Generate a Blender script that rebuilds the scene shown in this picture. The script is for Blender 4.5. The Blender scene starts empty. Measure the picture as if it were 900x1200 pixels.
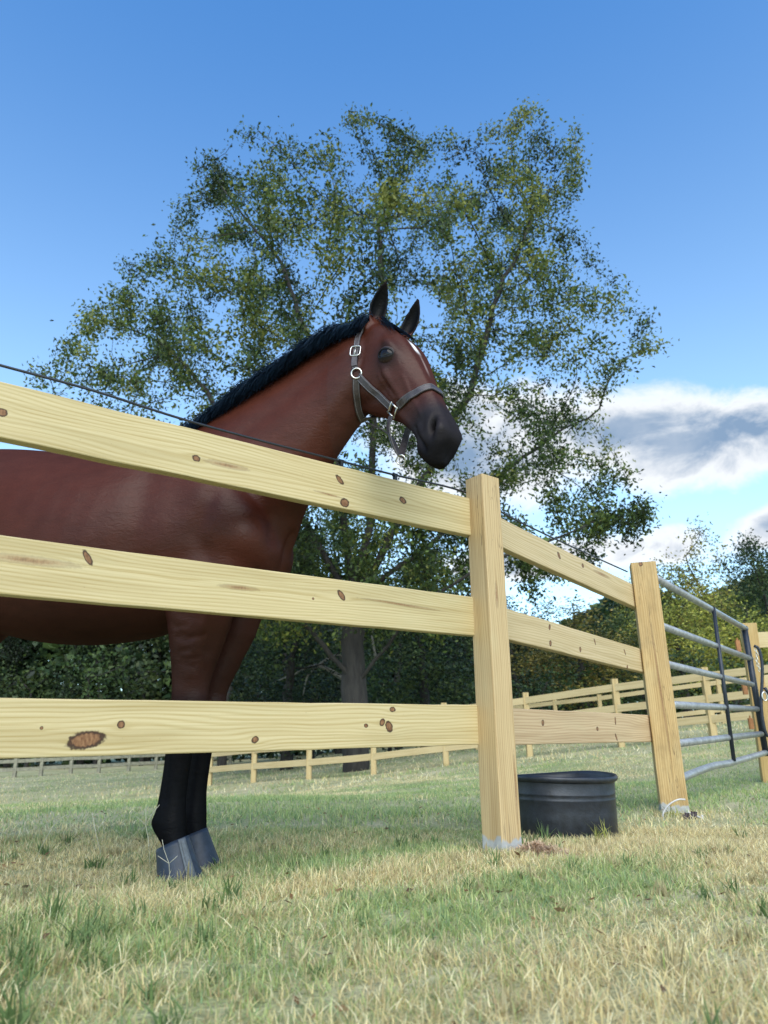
import bpy, bmesh, math, random
import numpy as np
from mathutils import Vector, Matrix
from mathutils.bvhtree import BVHTree
from mathutils.kdtree import KDTree

PI = math.pi
SC = bpy.context.scene
COL = SC.collection
R = math.radians

# ------------------------------------------------------------------ camera
F_PX, PITCH, ROLL, EYE = 832.0, 0.307, -0.017, 0.395
cd = bpy.data.cameras.new('camera')
cam = bpy.data.objects.new('camera', cd)
COL.objects.link(cam)
SC.camera = cam
cd.sensor_fit = 'HORIZONTAL'
cd.sensor_width = 36.0
cd.lens = F_PX / 900 * 36
cd.clip_start, cd.clip_end = 0.05, 2000
_fw = Vector((0, math.cos(PITCH), math.sin(PITCH)))
_u0 = Vector((0, -math.sin(PITCH), math.cos(PITCH)))
_r0 = Vector((1, 0, 0))
_rt = _r0 * math.cos(ROLL) + _u0 * math.sin(ROLL)
_up = -_r0 * math.sin(ROLL) + _u0 * math.cos(ROLL)
mw = Matrix((_rt, _up, -_fw)).transposed().to_4x4()
mw.translation = (0, 0, EYE)
cam.matrix_world = mw
cd.dof.use_dof = True
cd.dof.focus_distance = 2.75
cd.dof.aperture_fstop = 6.0

# ------------------------------------------------------------------ light and sky
SUN_EL, SUN_AZ = R(42), R(172)          # azimuth from +Y clockwise: behind the camera, a little to the right
SC.render.engine = 'CYCLES'
SC.view_settings.view_transform = 'Standard'
SC.view_settings.look = 'None'
SC.view_settings.gamma = 1
SC.view_settings.exposure = 1.3
world = bpy.data.worlds.new('World')
SC.world = world
world.use_nodes = True
sd = bpy.data.lights.new('fill_sun', 'SUN')
sd.energy = 1.5
sd.angle = R(60)                         # wide front fill added behind the camera to lift fence and horse
sd.color = (1.0, 0.93, 0.82)
fill_sun = bpy.data.objects.new('fill_sun', sd)
COL.objects.link(fill_sun)
sdir = Vector((math.sin(SUN_AZ) * math.cos(SUN_EL), math.cos(SUN_AZ) * math.cos(SUN_EL), math.sin(SUN_EL)))
fill_sun.rotation_euler = sdir.to_track_quat('Z', 'Y').to_euler()
fill_sun.location = sdir * 50


class NT:
    """tiny node-tree helper"""
    def __init__(s, tree):
        s.t = tree
        s.n, s.l = tree.nodes, tree.links

    def node(s, kind, **kw):
        n = s.n.new(kind)
        for k, v in kw.items():
            if k == 'ins':
                for a, b in v.items():
                    s.set(n, a, b)
            else:
                setattr(n, k, v)
        return n

    def set(s, n, a, b):
        sk = n.inputs[a]
        if hasattr(b, 'is_output') or isinstance(b, bpy.types.NodeSocket):
            s.l.new(b, sk)
        else:
            sk.default_value = b

    def math(s, op, a, b=None, c=None, clamp=False):
        n = s.n.new('ShaderNodeMath')
        n.operation = op
        n.use_clamp = clamp
        for i, v in enumerate((a, b, c)):
            if v is not None:
                s.set(n, i, v)
        return n.outputs[0]

    def vmath(s, op, a, b=None):
        n = s.n.new('ShaderNodeVectorMath')
        n.operation = op
        s.set(n, 0, a)
        if b is not None:
            s.set(n, 1, b)
        return n.outputs['Value'] if op in ('DOT_PRODUCT', 'LENGTH', 'DISTANCE') else n.outputs[0]

    def noise(s, vec, scale, detail=3, rough=0.55, dist=0.0):
        n = s.n.new('ShaderNodeTexNoise')
        s.l.new(vec, n.inputs['Vector'])
        n.inputs['Scale'].default_value = scale
        n.inputs['Detail'].default_value = detail
        n.inputs['Roughness'].default_value = rough
        n.inputs['Distortion'].default_value = dist
        return n.outputs['Fac']

    def ramp(s, fac, stops):
        n = s.n.new('ShaderNodeValToRGB')
        s.l.new(fac, n.inputs[0])
        e = n.color_ramp.elements
        while len(e) < len(stops):
            e.new(0.5)
        for el, (p, c) in zip(e, stops):
            el.position = p
            el.color = c if len(c) == 4 else (*c, 1)
        return n.outputs[0]

    def mix(s, fac, a, b, blend='MIX'):
        n = s.n.new('ShaderNodeMix')
        n.data_type = 'RGBA'
        n.blend_type = blend
        s.set(n, 0, fac)
        for i, v in ((6, a), (7, b)):
            if isinstance(v, tuple):
                v = v if len(v) == 4 else (*v, 1)
            s.set(n, i, v)
        return n.outputs[2]

    def smooth(s, x, a, b):
        n = s.n.new('ShaderNodeMapRange')
        n.interpolation_type = 'SMOOTHSTEP'
        s.set(n, 0, x)
        n.inputs[1].default_value = a
        n.inputs[2].default_value = b
        return n.outputs[0]

    def mapping(s, vec, scale=(1, 1, 1), loc=(0, 0, 0)):
        n = s.n.new('ShaderNodeMapping')
        s.l.new(vec, n.inputs[0])
        n.inputs['Scale'].default_value = scale
        n.inputs['Location'].default_value = loc
        return n.outputs[0]


def build_world():
    t = NT(world.node_tree)
    for n in list(t.n):
        t.n.remove(n)
    sky = t.node('ShaderNodeTexSky', sky_type='NISHITA')
    sky.sun_disc = False
    sky.sun_elevation = SUN_EL
    sky.sun_rotation = SUN_AZ
    sky.altitude = 200
    sky.air_density = 1.15
    sky.dust_density = 0.6
    sky.ozone_density = 2.4
    tc = t.node('ShaderNodeTexCoord')
    d = t.vmath('NORMALIZE', tc.outputs['Generated'])
    sep = t.node('ShaderNodeSeparateXYZ')
    t.l.new(d, sep.inputs[0])
    x, y, z = sep.outputs
    az = t.math('ARCTAN2', x, y)                       # radians clockwise from +Y
    el = t.math('ARCSINE', z)
    comb = t.node('ShaderNodeCombineXYZ')
    t.set(comb, 0, t.math('MULTIPLY', az, 1.0))
    t.set(comb, 1, t.math('MULTIPLY', el, 1.7))
    p = comb.outputs[0]
    big = t.noise(d, 3.1, 6, 0.6, 0.25)
    fine = t.noise(p, 9.0, 8, 0.62, 0.4)
    # a belt of low cumulus round the horizon, thickest in a few banks
    def bank(a0, e0, wa, we, k=1.0, tilt=0.0):
        da = t.math('DIVIDE', t.math('SUBTRACT', az, a0), wa)
        e1 = t.math('SUBTRACT', t.math('SUBTRACT', el, e0), t.math('MULTIPLY', t.math('SUBTRACT', az, a0), tilt))
        de = t.math('DIVIDE', e1, we)
        q = t.math('ADD', t.math('MULTIPLY', da, da), t.math('MULTIPLY', de, de))
        return t.math('MULTIPLY', t.math('SUBTRACT', 1.0, q), k)
    banks = [bank(R(24), R(21.5), R(12.5), R(4.1), 1.05, -0.18), bank(R(9), R(22.5), R(11), R(5.5), .95, 0),
             bank(R(14), R(13.4), R(12), R(1.7), .85, 0.0), bank(R(33), R(15), R(8), R(1.8), .85, 0.3),
             bank(R(-48), R(9), R(22), R(4), .8, 0), bank(R(75), R(16), R(24), R(6), .9, 0),
             bank(R(130), R(13), R(25), R(5), .8, 0), bank(R(-120), R(15), R(28), R(6), .8, 0), bank(R(-172), R(12), R(14), R(4), .8, 0)]
    m = banks[0]
    for b in banks[1:]:
        m = t.math('MAXIMUM', m, b)
    m = t.math('MAXIMUM', m, -1.6)
    nn = t.math('ADD', t.math('MULTIPLY', t.math('SUBTRACT', fine, 0.5), 2.3), t.math('MULTIPLY', t.math('SUBTRACT', big, 0.5), 1.3))
    dens = t.math('ADD', m, nn)
    mask = t.smooth(dens, -0.22, 0.55)
    soft = t.noise(d, 13, 4, 0.55, 0.2)
    core = t.math('MULTIPLY', t.smooth(dens, 0.25, 1.15), t.math('ADD', .55, t.math('MULTIPLY', soft, .8)), clamp=True)
    col_cloud = t.mix(core, (5.4, 5.5, 5.6), (1.35, 2.0, 2.95))
    hs = t.node('ShaderNodeHueSaturation')
    t.l.new(t.math('ADD', .62, t.math('MULTIPLY', t.smooth(el, R(5), R(60)), .58)), hs.inputs['Saturation'])
    hs.inputs['Value'].default_value = 1.0
    t.l.new(sky.outputs[0], hs.inputs['Color'])
    blue = t.mix(1.0, hs.outputs[0], (1.05, 1.40, 1.58), 'MULTIPLY')
    out = t.mix(mask, blue, col_cloud)
    bg = t.node('ShaderNodeBackground')
    t.l.new(out, bg.inputs[0])
    bg.inputs[1].default_value = 0.08
    wo = t.node('ShaderNodeOutputWorld')
    t.l.new(bg.outputs[0], wo.inputs[0])


build_world()


# ------------------------------------------------------------------ general helpers
def new_mat(name):
    m = bpy.data.materials.new(name)
    m.use_nodes = True
    t = NT(m.node_tree)
    b = t.n['Principled BSDF']
    return m, t, b


def simple_mat(name, col, rough=0.5, metal=0.0, nscale=30.0, namp=0.15, bump=0.0, spec=0.5):
    m, t, b = new_mat(name)
    tc = t.node('ShaderNodeTexCoord').outputs['Object']
    n = t.noise(tc, nscale, 4, 0.6)
    lo = tuple(c * (1 - namp) for c in col)
    hi = tuple(min(1, c * (1 + namp)) for c in col)
    t.l.new(t.ramp(n, [(0.3, lo), (0.7, hi)]), b.inputs['Base Color'])
    b.inputs['Roughness'].default_value = rough
    b.inputs['Metallic'].default_value = metal
    b.inputs['Specular IOR Level'].default_value = spec
    if bump:
        bp = t.node('ShaderNodeBump')
        bp.inputs['Strength'].default_value = bump
        bp.inputs['Distance'].default_value = 0.002
        t.l.new(t.noise(tc, nscale * 4, 3), bp.inputs['Height'])
        t.l.new(bp.outputs[0], b.inputs['Normal'])
    return m


def mesh_obj(name, verts, faces, mat=None, parent=None, smooth=False, uvs=None):
    me = bpy.data.meshes.new(name)
    if isinstance(verts, np.ndarray) and isinstance(faces, np.ndarray):
        nv, nf, k = len(verts), len(faces), faces.shape[1]
        me.vertices.add(nv)
        me.vertices.foreach_set('co', np.ascontiguousarray(verts, np.float32).ravel())
        me.loops.add(nf * k)
        me.loops.foreach_set('vertex_index', np.ascontiguousarray(faces, np.int32).ravel())
        me.polygons.add(nf)
        me.polygons.foreach_set('loop_start', np.arange(0, nf * k, k, dtype=np.int32))
        me.update(calc_edges=True)
        me.validate()
    else:
        me.from_pydata([tuple(v) for v in verts], [], [tuple(f) for f in faces])
        me.update()
    if uvs is not None:
        uv = me.uv_layers.new(name='UVMap')
        uv.data.foreach_set('uv', np.asarray(uvs, np.float32).ravel())
    if smooth:
        me.polygons.foreach_set('use_smooth', np.ones(len(me.polygons), bool))
    o = bpy.data.objects.new(name, me)
    if mat:
        me.materials.append(mat)
    COL.objects.link(o)
    if parent:
        o.parent = parent
    return o


def tag(o, label=None, cat=None, group=None, kind=None):
    for k, v in (('label', label), ('category', cat), ('group', group), ('kind', kind)):
        if v:
            o[k] = v
    return o


def empty(name, loc=(0, 0, 0), rz=0.0, label=None, cat=None, group=None):
    o = bpy.data.objects.new(name, None)
    o.empty_display_size = 0.1
    COL.objects.link(o)
    o.location = loc
    o.rotation_euler = (0, 0, rz)
    tag(o, label, cat, group)
    return o


class MB:
    """collects shapes into one mesh"""
    def __init__(s):
        s.v, s.f = [], []

    def add(s, v, f):
        b = len(s.v)
        s.v += [tuple(q) for q in v]
        s.f += [tuple(i + b for i in q) for q in f]

    def tube(s, pts, rad, n=8, cap=True, squash=None):
        pts = [Vector(p) for p in pts]
        rads = rad if isinstance(rad, (list, tuple)) else [rad] * len(pts)
        rings, prev = [], None
        for i, p in enumerate(pts):
            a = pts[max(i - 1, 0)]
            b = pts[min(i + 1, len(pts) - 1)]
            tg = (b - a)
            tg = tg.normalized() if tg.length > 1e-9 else Vector((0, 0, 1))
            if prev is None:
                ref = Vector((0, 0, 1)) if abs(tg.z) < 0.9 else Vector((1, 0, 0))
                u = tg.cross(ref).normalized()
            else:
                u = (prev - tg * prev.dot(tg))
                u = u.normalized() if u.length > 1e-6 else tg.orthogonal().normalized()
            prev = u
            w = tg.cross(u)
            rings.append([p + (u * math.cos(2 * PI * k / n) + w * math.sin(2 * PI * k / n)) * rads[i] for k in range(n)])
        v = [q for r_ in rings for q in r_]
        f = []
        for i in range(len(rings) - 1):
            for k in range(n):
                f.append((i * n + k, i * n + (k + 1) % n, (i + 1) * n + (k + 1) % n, (i + 1) * n + k))
        if cap:
            f.append(tuple(range(n - 1, -1, -1)))
            f.append(tuple((len(rings) - 1) * n + k for k in range(n)))
        s.add(v, f)

    def ring(s, c, u, w, ru, rw, t, n=24, m=8):
        """closed ring (torus-like) in plane u,w"""
        c, u, w = Vector(c), Vector(u), Vector(w)
        nrm = u.cross(w)
        v, f = [], []
        for i in range(n):
            a = 2 * PI * i / n
            p = c + u * ru * math.cos(a) + w * rw * math.sin(a)
            o = (u * math.cos(a) + w * math.sin(a)).normalized()
            for k in range(m):
                b = 2 * PI * k / m
                v.append(p + o * t * math.cos(b) + nrm * t * math.sin(b))
        for i in range(n):
            for k in range(m):
                f.append((i * m + k, i * m + (k + 1) % m, ((i + 1) % n) * m + (k + 1) % m, ((i + 1) % n) * m + k))
        s.add(v, f)

    def loft(s, rings, cap0=True, cap1=True):
        n = len(rings[0])
        v = [q for r_ in rings for q in r_]
        f = []
        for i in range(len(rings) - 1):
            for k in range(n):
                f.append((i * n + k, i * n + (k + 1) % n, (i + 1) * n + (k + 1) % n, (i + 1) * n + k))
        b = len(v)
        v = v + [sum((Vector(q) for q in rings[0]), Vector()) / n, sum((Vector(q) for q in rings[-1]), Vector()) / n]
        for k in range(n):
            if cap0:
                f.append((b, (k + 1) % n, k))
            if cap1:
                f.append((b + 1, (len(rings) - 1) * n + k, (len(rings) - 1) * n + (k + 1) % n))
        s.add(v, f)

    def box(s, c, ex, ey, ez):
        c, ex, ey, ez = Vector(c), Vector(ex), Vector(ey), Vector(ez)
        v = [c + ex * a + ey * b + ez * d for d in (-1, 1) for b in (-1, 1) for a in (-1, 1)]
        s.add(v, [(0, 2, 3, 1), (4, 5, 7, 6), (0, 1, 5, 4), (2, 6, 7, 3), (0, 4, 6, 2), (1, 3, 7, 5)])

    def build(s, name, mat, parent=None, smooth=True):
        return mesh_obj(name, s.v, s.f, mat, parent, smooth)


def fbm3(P, scale, seed=0, octaves=3):
    """cheap smooth pseudo-noise in numpy: sums of rotated sines, about -1..1"""
    rng = np.random.RandomState(seed)
    out = np.zeros(len(P))
    amp, tot = 1.0, 0.0
    for o in range(octaves):
        acc = np.zeros(len(P))
        for k in range(5):
            d = rng.normal(size=P.shape[1])
            d /= np.linalg.norm(d)
            acc += np.sin(P @ d * scale * rng.uniform(0.7, 1.4) + rng.uniform(0, 6.28))
        out += amp * acc / 2.6
        tot += amp
        amp *= 0.55
        scale *= 2.07
    return out / tot


def hermite(keys, x):
    """smooth interpolation of rows keys[:,1:] at keys[:,0]"""
    K = np.asarray(keys, float)
    xs, Y = K[:, 0], K[:, 1:]
    m = np.zeros_like(Y)
    for i in range(len(xs)):
        a, b = max(i - 1, 0), min(i + 1, len(xs) - 1)
        m[i] = (Y[b] - Y[a]) / (xs[b] - xs[a])
    x = np.atleast_1d(x)
    i = np.clip(np.searchsorted(xs, x) - 1, 0, len(xs) - 2)
    h = (xs[i + 1] - xs[i])[:, None]
    t = ((x - xs[i]) / h[:, 0])[:, None]
    return (Y[i] * (2 * t**3 - 3 * t**2 + 1) + m[i] * h * (t**3 - 2 * t**2 + t)
            + Y[i + 1] * (-2 * t**3 + 3 * t**2) + m[i + 1] * h * (t**3 - t**2))


def spline(pts, n):
    P = np.asarray(pts, float)
    t = np.concatenate([[0], np.cumsum(np.linalg.norm(np.diff(P, axis=0), axis=1))])
    return hermite(np.column_stack([t, P]), np.linspace(0, t[-1], n))


# ------------------------------------------------------------------ back-projection of photo pixels (900 x 1200) to places in the scene
CAMP = Vector((0, 0, EYE))


def px_dir(x, y):
    return _fw + _rt * ((x - 450) / F_PX) - _up * ((y - 600) / F_PX)


def at_depth(x, y, Y):
    d = px_dir(x, y)
    return CAMP + d * (Y / d.y)


def at_plane(x, y, p, n):
    d, n = px_dir(x, y), Vector(n)
    return CAMP + d * ((Vector(p) - CAMP).dot(n) / d.dot(n))


def sstep(v, a, b):
    t = np.clip((v - a) / (b - a), 0, 1)
    return t * t * (3 - 2 * t)


def terrain(x, y):
    x, y = np.asarray(x, float), np.asarray(y, float)
    s = sstep(y, 3.6, 14)
    z = s * 1.35 * np.tanh(.1 * (x - 3.6) / 1.35)
    z = z + .012 * np.sin(1.9 * x + .7 * y) * sstep(y, 1, 3) + .008 * np.sin(3.7 * y - 1.3 * x)* sstep(y, 1, 3)
    z = z - .026 * np.exp(-(((x + .65) / .42) ** 2 + ((y - 2.55) / .42) ** 2))
    z = z + .035 * np.sin(.55 * x + 1.2) * np.sin(.6 * y) * sstep(y, 4, 8)
    return z


# ------------------------------------------------------------------ ground
def green_amount(x, y):
    """0 = dry straw, 1 = lush; drifts of either across the paddock"""
    P = np.column_stack([np.ravel(x), np.ravel(y)])
    v = .5 + .5 * fbm3(P, 1.7, 11, 4) + .22 * fbm3(P, 7.0, 12, 2)
    # a greener swathe under the fence line and across the middle distance, drier close to the lens
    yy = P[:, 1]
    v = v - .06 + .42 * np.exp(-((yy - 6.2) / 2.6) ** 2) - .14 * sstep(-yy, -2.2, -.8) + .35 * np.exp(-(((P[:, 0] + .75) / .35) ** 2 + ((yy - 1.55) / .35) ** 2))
    v = v - .30 * np.exp(-(((P[:, 0] + 3.2) / 2.2) ** 2 + ((yy - 10.5) / 2.6) ** 2))  # straw tone put here to stand for the sunlit dry mound
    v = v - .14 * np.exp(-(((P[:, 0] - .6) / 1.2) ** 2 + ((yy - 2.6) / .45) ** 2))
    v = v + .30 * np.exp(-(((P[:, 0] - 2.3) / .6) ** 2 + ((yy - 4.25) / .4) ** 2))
    return np.clip(v, 0, 1)


def build_ground():
    xs = np.unique(np.concatenate([np.linspace(-500, -60, 12), np.linspace(-60, -12, 33), np.linspace(-12, 12, 97), np.linspace(12, 60, 33), np.linspace(60, 500, 12)]))
    ys = np.unique(np.concatenate([np.linspace(-300, -6, 12), np.linspace(-6, 16, 89), np.linspace(16, 70, 55), np.linspace(70, 900, 16)]))
    X, Y = np.meshgrid(xs, ys)
    Z = terrain(X, Y)
    v = np.column_stack([X.ravel(), Y.ravel(), Z.ravel()])
    nx = len(xs)
    i, j = np.meshgrid(np.arange(nx - 1), np.arange(len(ys) - 1))
    a = (j * nx + i).ravel()
    f = np.column_stack([a, a + 1, a + nx + 1, a + nx])
    m, t, b = new_mat('pasture_soil')
    tc = t.node('ShaderNodeTexCoord').outputs['Object']
    n1 = t.noise(tc, .55, 5, .6)
    n2 = t.noise(tc, 3.5, 5, .65)
    n3 = t.noise(tc, 45, 3, .6)
    green = t.ramp(n3, [(.25, (.22, .24, .10)), (.75, (.36, .37, .18))])
    straw = t.ramp(n3, [(.25, (.38, .33, .19)), (.75, (.62, .55, .34))])
    fac = t.ramp(t.math('ADD', t.math('MULTIPLY', n1, .6), t.math('MULTIPLY', n2, .4)), [(.40, (0, 0, 0)), (.62, (1, 1, 1))])
    t.l.new(t.mix(fac, green, straw), b.inputs['Base Color'])
    b.inputs['Roughness'].default_value = .95
    b.inputs['Specular IOR Level'].default_value = .1
    bp = t.node('ShaderNodeBump')
    bp.inputs['Strength'].default_value = .8
    bp.inputs['Distance'].default_value = .03
    t.l.new(n3, bp.inputs['Height'])
    t.l.new(bp.outputs[0], b.inputs['Normal'])
    o = mesh_obj('ground', v, f, m, smooth=True)
    tag(o, 'mown pasture of mixed green and straw-dry grass', kind='structure')


build_ground()

M_GRASS, _t, _b = new_mat('grass_blade')
_at = _t.node('ShaderNodeAttribute', attribute_name='tone')
_t.l.new(_at.outputs['Color'], _b.inputs['Base Color'])
_b.inputs['Roughness'].default_value = .55
_b.inputs['Specular IOR Level'].default_value = .25
_tr = _t.node('ShaderNodeBsdfTranslucent')
_t.l.new(_at.outputs['Color'], _tr.inputs[0])
_mx = _t.node('ShaderNodeMixShader')
_mx.inputs[0].default_value = .42
_t.l.new(_b.outputs[0], _mx.inputs[1])
_t.l.new(_tr.outputs[0], _mx.inputs[2])
_t.l.new(_mx.outputs[0], _t.n['Material Output'].inputs[0])


def keep_out(x, y):
    """no blades through posts, tub, hooves"""
    k = np.ones(len(x), bool)
    for cx, cy, r in ((.398, 2.755, .06), (1.50, 4.06, .085), (.755, 3.33, .22), (-.665, 2.485, .075), (-.655, 2.69, .07)):
        k &= (x - cx) ** 2 + (y - cy) ** 2 > r * r
    return k


def grass_field(name, n, y0, y1, xpad, hmin, hmax, wid, segs, seed, label, power=1.0, bright=1.0):
    rng = np.random.RandomState(seed)
    # uniform over the wedge the place is seen through, with a generous margin
    u = rng.rand(n)
    y = (y0 ** (1 + power) + u * (y1 ** (1 + power) - y0 ** (1 + power))) ** (1 / (1 + power))
    x = (rng.rand(n) * 2 - 1) * (y * .62 + xpad)
    # clumping
    P = np.column_stack([x, y])
    c = fbm3(P, 22, seed + 5, 2)
    keep = (rng.rand(n) < .72 + .5 * c) & keep_out(x, y)
    x, y = x[keep], y[keep]
    n = len(x)
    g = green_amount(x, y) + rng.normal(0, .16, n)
    lush = fbm3(np.column_stack([x, y]), 4.2, 77, 2)
    h = rng.uniform(hmin, hmax, n) * (1 + .35 * lush) * np.where(rng.rand(n) < .03, 1.45, 1)
    h *= 1 + .55 * np.exp(-(((x + .75) / .4) ** 2 + ((y - 1.5) / .4) ** 2))
    w = wid * rng.uniform(.6, 1.3, n) * (.85 + .15 * y / y0) ** .5
    az = rng.uniform(0, 2 * PI, n)
    lean = np.abs(rng.normal(.85, .55, n))
    z0 = terrain(x, y) - .004
    dirx, diry = np.cos(az), np.sin(az)
    ta = az + PI / 2 + rng.normal(0, .7, n)
    tx, ty = np.cos(ta), np.sin(ta)
    rows = []
    for k in range(segs + 1):
        t = k / segs
        out = h * lean * t ** 1.7
        zz = h * t * (1 - .28 * lean * t)
        ww = w * (1 - t ** 1.6) * .5
        cx, cy, cz = x + dirx * out, y + diry * out, z0 + zz
        if k < segs:
            rows.append(np.stack([np.column_stack([cx - tx * ww, cy - ty * ww, cz]), np.column_stack([cx + tx * ww, cy + ty * ww, cz])], 1))
        else:
            rows.append(np.column_stack([cx, cy, cz])[:, None])
    V = np.concatenate(rows, 1)
    nv = V.shape[1]
    V = V.reshape(-1, 3)
    b = (np.arange(n) * nv)[:, None]
    quads = [np.column_stack([b + 2 * k, b + 2 * k + 1, b + 2 * k + 3, b + 2 * k + 2]) for k in range(segs - 1)]
    tris = np.column_stack([b + 2 * (segs - 1), b + 2 * (segs - 1) + 1, b + 2 * segs])
    me = bpy.data.meshes.new(name)
    nq = n * (segs - 1)
    Q = np.concatenate(quads).astype(np.int32) if quads else np.zeros((0, 4), np.int32)
    me.vertices.add(len(V))
    me.vertices.foreach_set('co', V.astype(np.float32).ravel())
    me.loops.add(len(Q) * 4 + n * 3)
    me.loops.foreach_set('vertex_index', np.concatenate([Q.ravel(), tris.astype(np.int32).ravel()]))
    me.polygons.add(len(Q) + n)
    me.polygons.foreach_set('loop_start', np.concatenate([np.arange(len(Q)) * 4, len(Q) * 4 + np.arange(n) * 3]).astype(np.int32))
    me.update(calc_edges=True)
    me.polygons.foreach_set('use_smooth', np.ones(len(me.polygons), bool))
    greens = np.array([(.26, .35, .11), (.33, .41, .16), (.20, .30, .14), (.44, .48, .20)])
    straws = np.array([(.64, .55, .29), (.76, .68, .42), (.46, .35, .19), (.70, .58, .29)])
    gi = greens[rng.randint(0, 4, n)]
    si = straws[rng.randint(0, 4, n)]
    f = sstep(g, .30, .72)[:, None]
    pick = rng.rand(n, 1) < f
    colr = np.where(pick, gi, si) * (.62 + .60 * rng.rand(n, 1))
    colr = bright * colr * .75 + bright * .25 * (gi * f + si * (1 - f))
    C = np.repeat(colr, nv, 0).reshape(n, nv, 3)
    tipfade = np.linspace(0, 1, nv)[None, :, None]
    C = C * (1 - .0 * tipfade) + .10 * tipfade * np.array([.30, .26, .12])
    ca = me.color_attributes.new('tone', 'FLOAT_COLOR', 'POINT')
    ca.data.foreach_set('color', np.column_stack([C.reshape(-1, 3), np.ones(n * nv)]).astype(np.float32).ravel())
    me.materials.append(M_GRASS)
    o = bpy.data.objects.new(name, me)
    COL.objects.link(o)
    tag(o, label, kind='stuff')
    return o


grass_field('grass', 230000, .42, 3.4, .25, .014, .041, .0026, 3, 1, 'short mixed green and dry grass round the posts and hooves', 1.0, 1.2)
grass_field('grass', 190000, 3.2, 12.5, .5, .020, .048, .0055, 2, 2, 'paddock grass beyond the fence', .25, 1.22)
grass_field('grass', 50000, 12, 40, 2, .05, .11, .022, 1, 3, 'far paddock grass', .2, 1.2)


def build_tufts():
    """longer uncut tufts and brown litter that break up the sward"""
    rng = np.random.RandomState(21)
    V, F, C = [], [], []
    spots = [(-.72 + rng.normal(0, .16), 1.45 + rng.normal(0, .22), rng.uniform(.045, .085), 0) for k in range(46)]
    spots += [(rng.uniform(-1, 1) * (.25 + .5 * y), y, rng.uniform(.03, .06), rng.randint(0, 2)) for y in rng.uniform(.75, 3.2, 150)]
    spots += [(.50 + rng.normal(0, .03), 2.74 + rng.normal(0, .03), .08, 0), (.60, 3.06, .085, 0), (.82, 3.06, .10, 2), (.86, 3.07, .09, 2), (.93, 3.1, .06, 1), (1.42, 3.86, .09, 2), (1.36, 3.9, .06, 1), (-.62, 2.36, .07, 1), (-.78, 2.35, .06, 0)]
    for (x, y, h, kind) in spots:
        z = float(terrain(x, y))
        for b in range(rng.randint(9, 20)):
            a, l = rng.uniform(0, 6.28), abs(rng.normal(.45, .35))
            bx, by = x + rng.normal(0, .012), y + rng.normal(0, .012)
            hh = h * rng.uniform(.5, 1.1)
            w = rng.uniform(.0018, .0036)
            ta = a + 1.57 + rng.normal(0, .5)
            base = len(V)
            c = np.array([(.17, .25, .09), (.55, .47, .25), (.42, .42, .12)][kind]) * rng.uniform(.55, 1.15)
            for t, ww in ((0, 1), (.4, .85), (.75, .5)):
                cx, cy, cz = bx + math.cos(a) * hh * l * t ** 1.7, by + math.sin(a) * hh * l * t ** 1.7, z + hh * t * (1 - .25 * l * t) - .003
                V += [(cx - math.cos(ta) * w * ww, cy - math.sin(ta) * w * ww, cz), (cx + math.cos(ta) * w * ww, cy + math.sin(ta) * w * ww, cz)]
                C += [c, c]
            V.append((bx + math.cos(a) * hh * l, by + math.sin(a) * hh * l, z + hh * (1 - .25 * l)))
            C.append(c * 1.2)
            F += [(base, base + 1, base + 3, base + 2), (base + 2, base + 3, base + 5, base + 4), (base + 4, base + 5, base + 6)]
    for k in range(420):
        y = rng.uniform(.7, 4.5)
        x = rng.uniform(-1, 1) * (.2 + .6 * y)
        z = float(terrain(x, y)) + rng.uniform(.008, .022)
        a, s_ = rng.uniform(0, 6.28), rng.uniform(.006, .015)
        d = Vector((math.cos(a), math.sin(a), rng.normal(0, .3))) * s_
        w = Vector((-math.sin(a), math.cos(a), rng.normal(0, .4))) * s_ * .45
        p = Vector((x, y, z))
        base = len(V)
        c = np.array([(.20, .11, .05), (.30, .19, .09), (.14, .085, .05)][k % 3])
        V += [tuple(p - d), tuple(p + w), tuple(p + d), tuple(p - w)]
        C += [c] * 4
        F.append((base, base + 1, base + 2, base + 3))
    o = mesh_obj('grass_tufts', V, F, M_GRASS)
    ca = o.data.color_attributes.new('tone', 'FLOAT_COLOR', 'POINT')
    ca.data.foreach_set('color', np.column_stack([np.array(C), np.ones(len(C))]).astype(np.float32).ravel())
    tag(o, 'longer tufts, weeds and dead leaf scraps in the short grass', kind='stuff')


build_tufts()


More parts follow.
